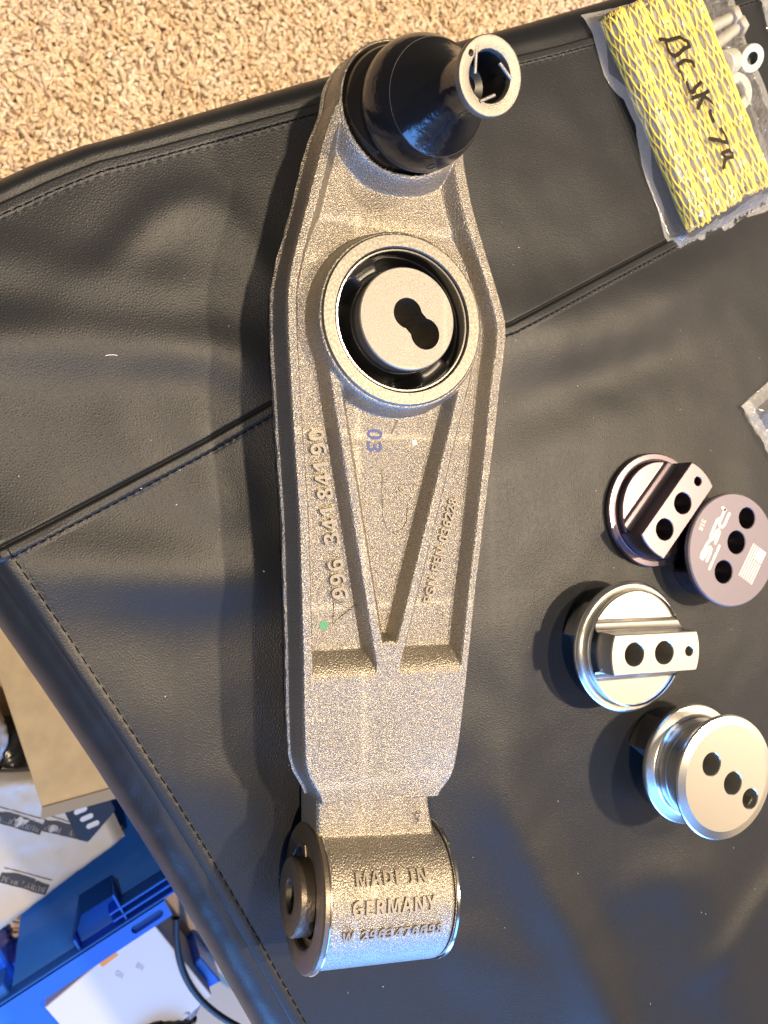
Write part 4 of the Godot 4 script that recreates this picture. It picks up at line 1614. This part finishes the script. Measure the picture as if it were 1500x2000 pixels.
	for w in [14.5, 20.5, 26.5]:
		b.slab(pl.call(-45.0, 152.0 if w < 20.0 else 38.0, w, w + 2.0), -318, -301 - (w - 14.5) * 0.15, 0.6)
	part("rim_ridge", b, "blue_plastic", bin)
	b = MB.new()
	for wl in [[28.0, 30.0, 14.0, 40.0], [66.0, 68.0, 14.0, 26.0]]: b.slab(pl.call(wl[0], wl[1], wl[2], wl[3]), -340, -303, 0.6)
	b.quad(bp.call(29, 40, -303), bp.call(56, 40, -303), bp.call(56, 40, -340), bp.call(29, 40, -340), Vector3(0, 0.2, 1))
	b.quad(bp.call(56, 40, -303), bp.call(68, 25, -303), bp.call(68, 25, -340), bp.call(56, 40, -340), Vector3(0.5, 0.2, 1).normalized())
	b.quad(bp.call(29, 14, -336), bp.call(68, 14, -336), bp.call(56, 40, -336), bp.call(29, 40, -336), Vector3.UP)
	part("latch_pocket", b, "blue_plastic", bin)
	b = MB.new()
	rows = []
	for i in 13:
		var w := lerpf(14.0, 112.0, i / 12.0)
		var row := PackedVector3Array()
		for j in 25:
			var u := lerpf(-70.0, lerpf(121.0, 60.0, i / 12.0), j / 24.0)
			var y := lerpf(-312.0, -388.0, sst(14, 80, w))
			row.append(bp.call(u, w, y))
		rows.append(row)
	b.grid(rows)
	for r in rows: r.reverse()
	part("inner_wall", b, "blue_plastic", bin)
	b = MB.new()
	b.slab(pl.call(121.0, 160.0, 14.0, 26.0), -330, -306, 1.0)
	part("outer_flange", b, "blue_plastic", bin)

	var bin2 := thing("storage_bin", "second blue bin, mostly hidden under the slotted rim at the lower left", "bin", Vector3(-40, FLOOR, 420))
	b = MB.new()
	b.slab(PackedVector2Array([Vector2(-110, 372), Vector2(-6, 352), Vector2(6, 440), Vector2(-110, 470)]), -398, -352, 2.0)
	part("bin_body", b, "blue_plastic", bin2)
	b = MB.new()
	b.slab(PackedVector2Array([Vector2(-130, 320), Vector2(-62, 326), Vector2(-34, 384), Vector2(-130, 396)]), -398, -346, 2.0)
	part("bin_end", b, "blue_plastic", bin2)

	# white carton with an orange label
	var wb := thing("white_carton", "white carton with a small orange label below the blue rim", "carton", Vector3(35, FLOOR, 385))
	b = MB.new()
	var wa := Vector2(60, 337)
	var wu := Vector2(0.56, 0.83)
	var wv := Vector2(-0.83, 0.56)
	b.slab(PackedVector2Array([wa, wa + wu * 90, wa + wu * 90 + wv * 96, wa + wv * 96]), FLOOR + 1, -332, 0.8)
	part("carton_body", b, "white_card", wb)
	b = MB.new()
	var lc := Vector2(19.5, 355.5)
	b.slab(PackedVector2Array([Vector2(18, 361.8), Vector2(29.3, 354.8), Vector2(35, 361), Vector2(23.2, 368.2)]), -332.0, -331.6, 0.05)
	part("orange_label", b, "orange_label", wb)
	for wd in [["BN", Vector2(52, 374)], ["GN", Vector2(36, 377)]]:
		b = MB.new()
		b.text(wd[1 - 1], 5.0, 0.05, func(q: Vector3) -> Vector3: return Vector3(wd[1].x + 0.6 * q.x + 0.4 * q.y, -331.8 + q.z, wd[1].y + 0.5 * q.x - 0.7 * q.y), "Droid Sans", 400)
		part("pencil_mark", b, "grey_plastic", wb)

	# crumpled bags, a cable and scraps under the bench corner
	var crumple := func(called: String, label: String, cat: String, c: Vector3, r: Vector3, m: String, sd: int):
		var k := MB.new()
		var nn := FastNoiseLite.new()
		nn.seed = sd
		nn.noise_type = FastNoiseLite.TYPE_CELLULAR
		nn.frequency = 0.045
		nn.cellular_return_type = FastNoiseLite.RETURN_DISTANCE
		var rr := []
		for i in 33:
			var row := PackedVector3Array()
			var th := PI * i / 32.0
			for j in 65:
				var ph: float = TAU * (j % 64) / 64.0
				var d := Vector3(sin(th) * cos(ph), -cos(th), sin(th) * sin(ph))
				var f := 1.0 + 0.35 * nn.get_noise_3dv(d * 50.0)
				var p := c + d * r * f
				p.y = maxf(p.y, FLOOR + 1.0)
				row.append(p)
			rr.append(row)
		k.grid(rr, true)
		solo(called, k, m, label, cat)
	crumple.call("black_bag", "crumpled black plastic bag on the floor below the white carton", "bag", Vector3(66, -352, 438), Vector3(40, 38, 24), "black_plastic", 4)
	crumple.call("grey_bag", "crumpled grey plastic wrap beside the black cable", "plastic wrap", Vector3(90, -366, 424), Vector3(20, 40, 18), "grey_plastic", 6)
	crumple.call("packing_ball", "large ball of white packing wrap at the left edge", "packing wrap", Vector3(-78, -350, 180), Vector3(36, 46, 44), "white_card", 9)
	crumple.call("dark_wrap", "dark plastic wrap wedged between packing ball and tan box", "plastic wrap", Vector3(-52, -372, 205), Vector3(48, 20, 44), "black_plastic", 12)
	b = MB.new()
	var cp := []
	for k in 25:
		var u := k / 24.0
		cp.append(Vector3(80.4 + 54.0 * pow(u, 2.6), -328.0 - 6.0 * u, lerpf(338, 446, u)))
	b.tube(cp, 2.8, 10)
	solo("black_cable", b, "cable_black", "thick black cable curving past the bench edge", "cable")
	b = MB.new()
	b.slab(PackedVector2Array([Vector2(90, 404), Vector2(104, 388), Vector2(122, 414), Vector2(102, 420)]), FLOOR + 1, -352, 1.0)
	solo("navy_box", b, "blue_plastic", "small navy box glimpsed between the cable and the bench", "box")


# the lamp-lit wall on the right that the polished metal mirrors
func build_wall() -> void:
	var b := MB.new()
	b.box(Vector3(2300, FLOOR, -2200), Vector3(2400, 3000, 2000), 1.0)
	var w := solo("wall", b, "wall_paint", "cream painted room wall to the right of the bench", "", "", "structure")
	w.remove_meta("category")


func _ready() -> void:
	make_materials()
	camera_and_light()
	build_wall()
	build_bench()
	build_floor()
	build_arm()
	build_pucks()
	build_bags()
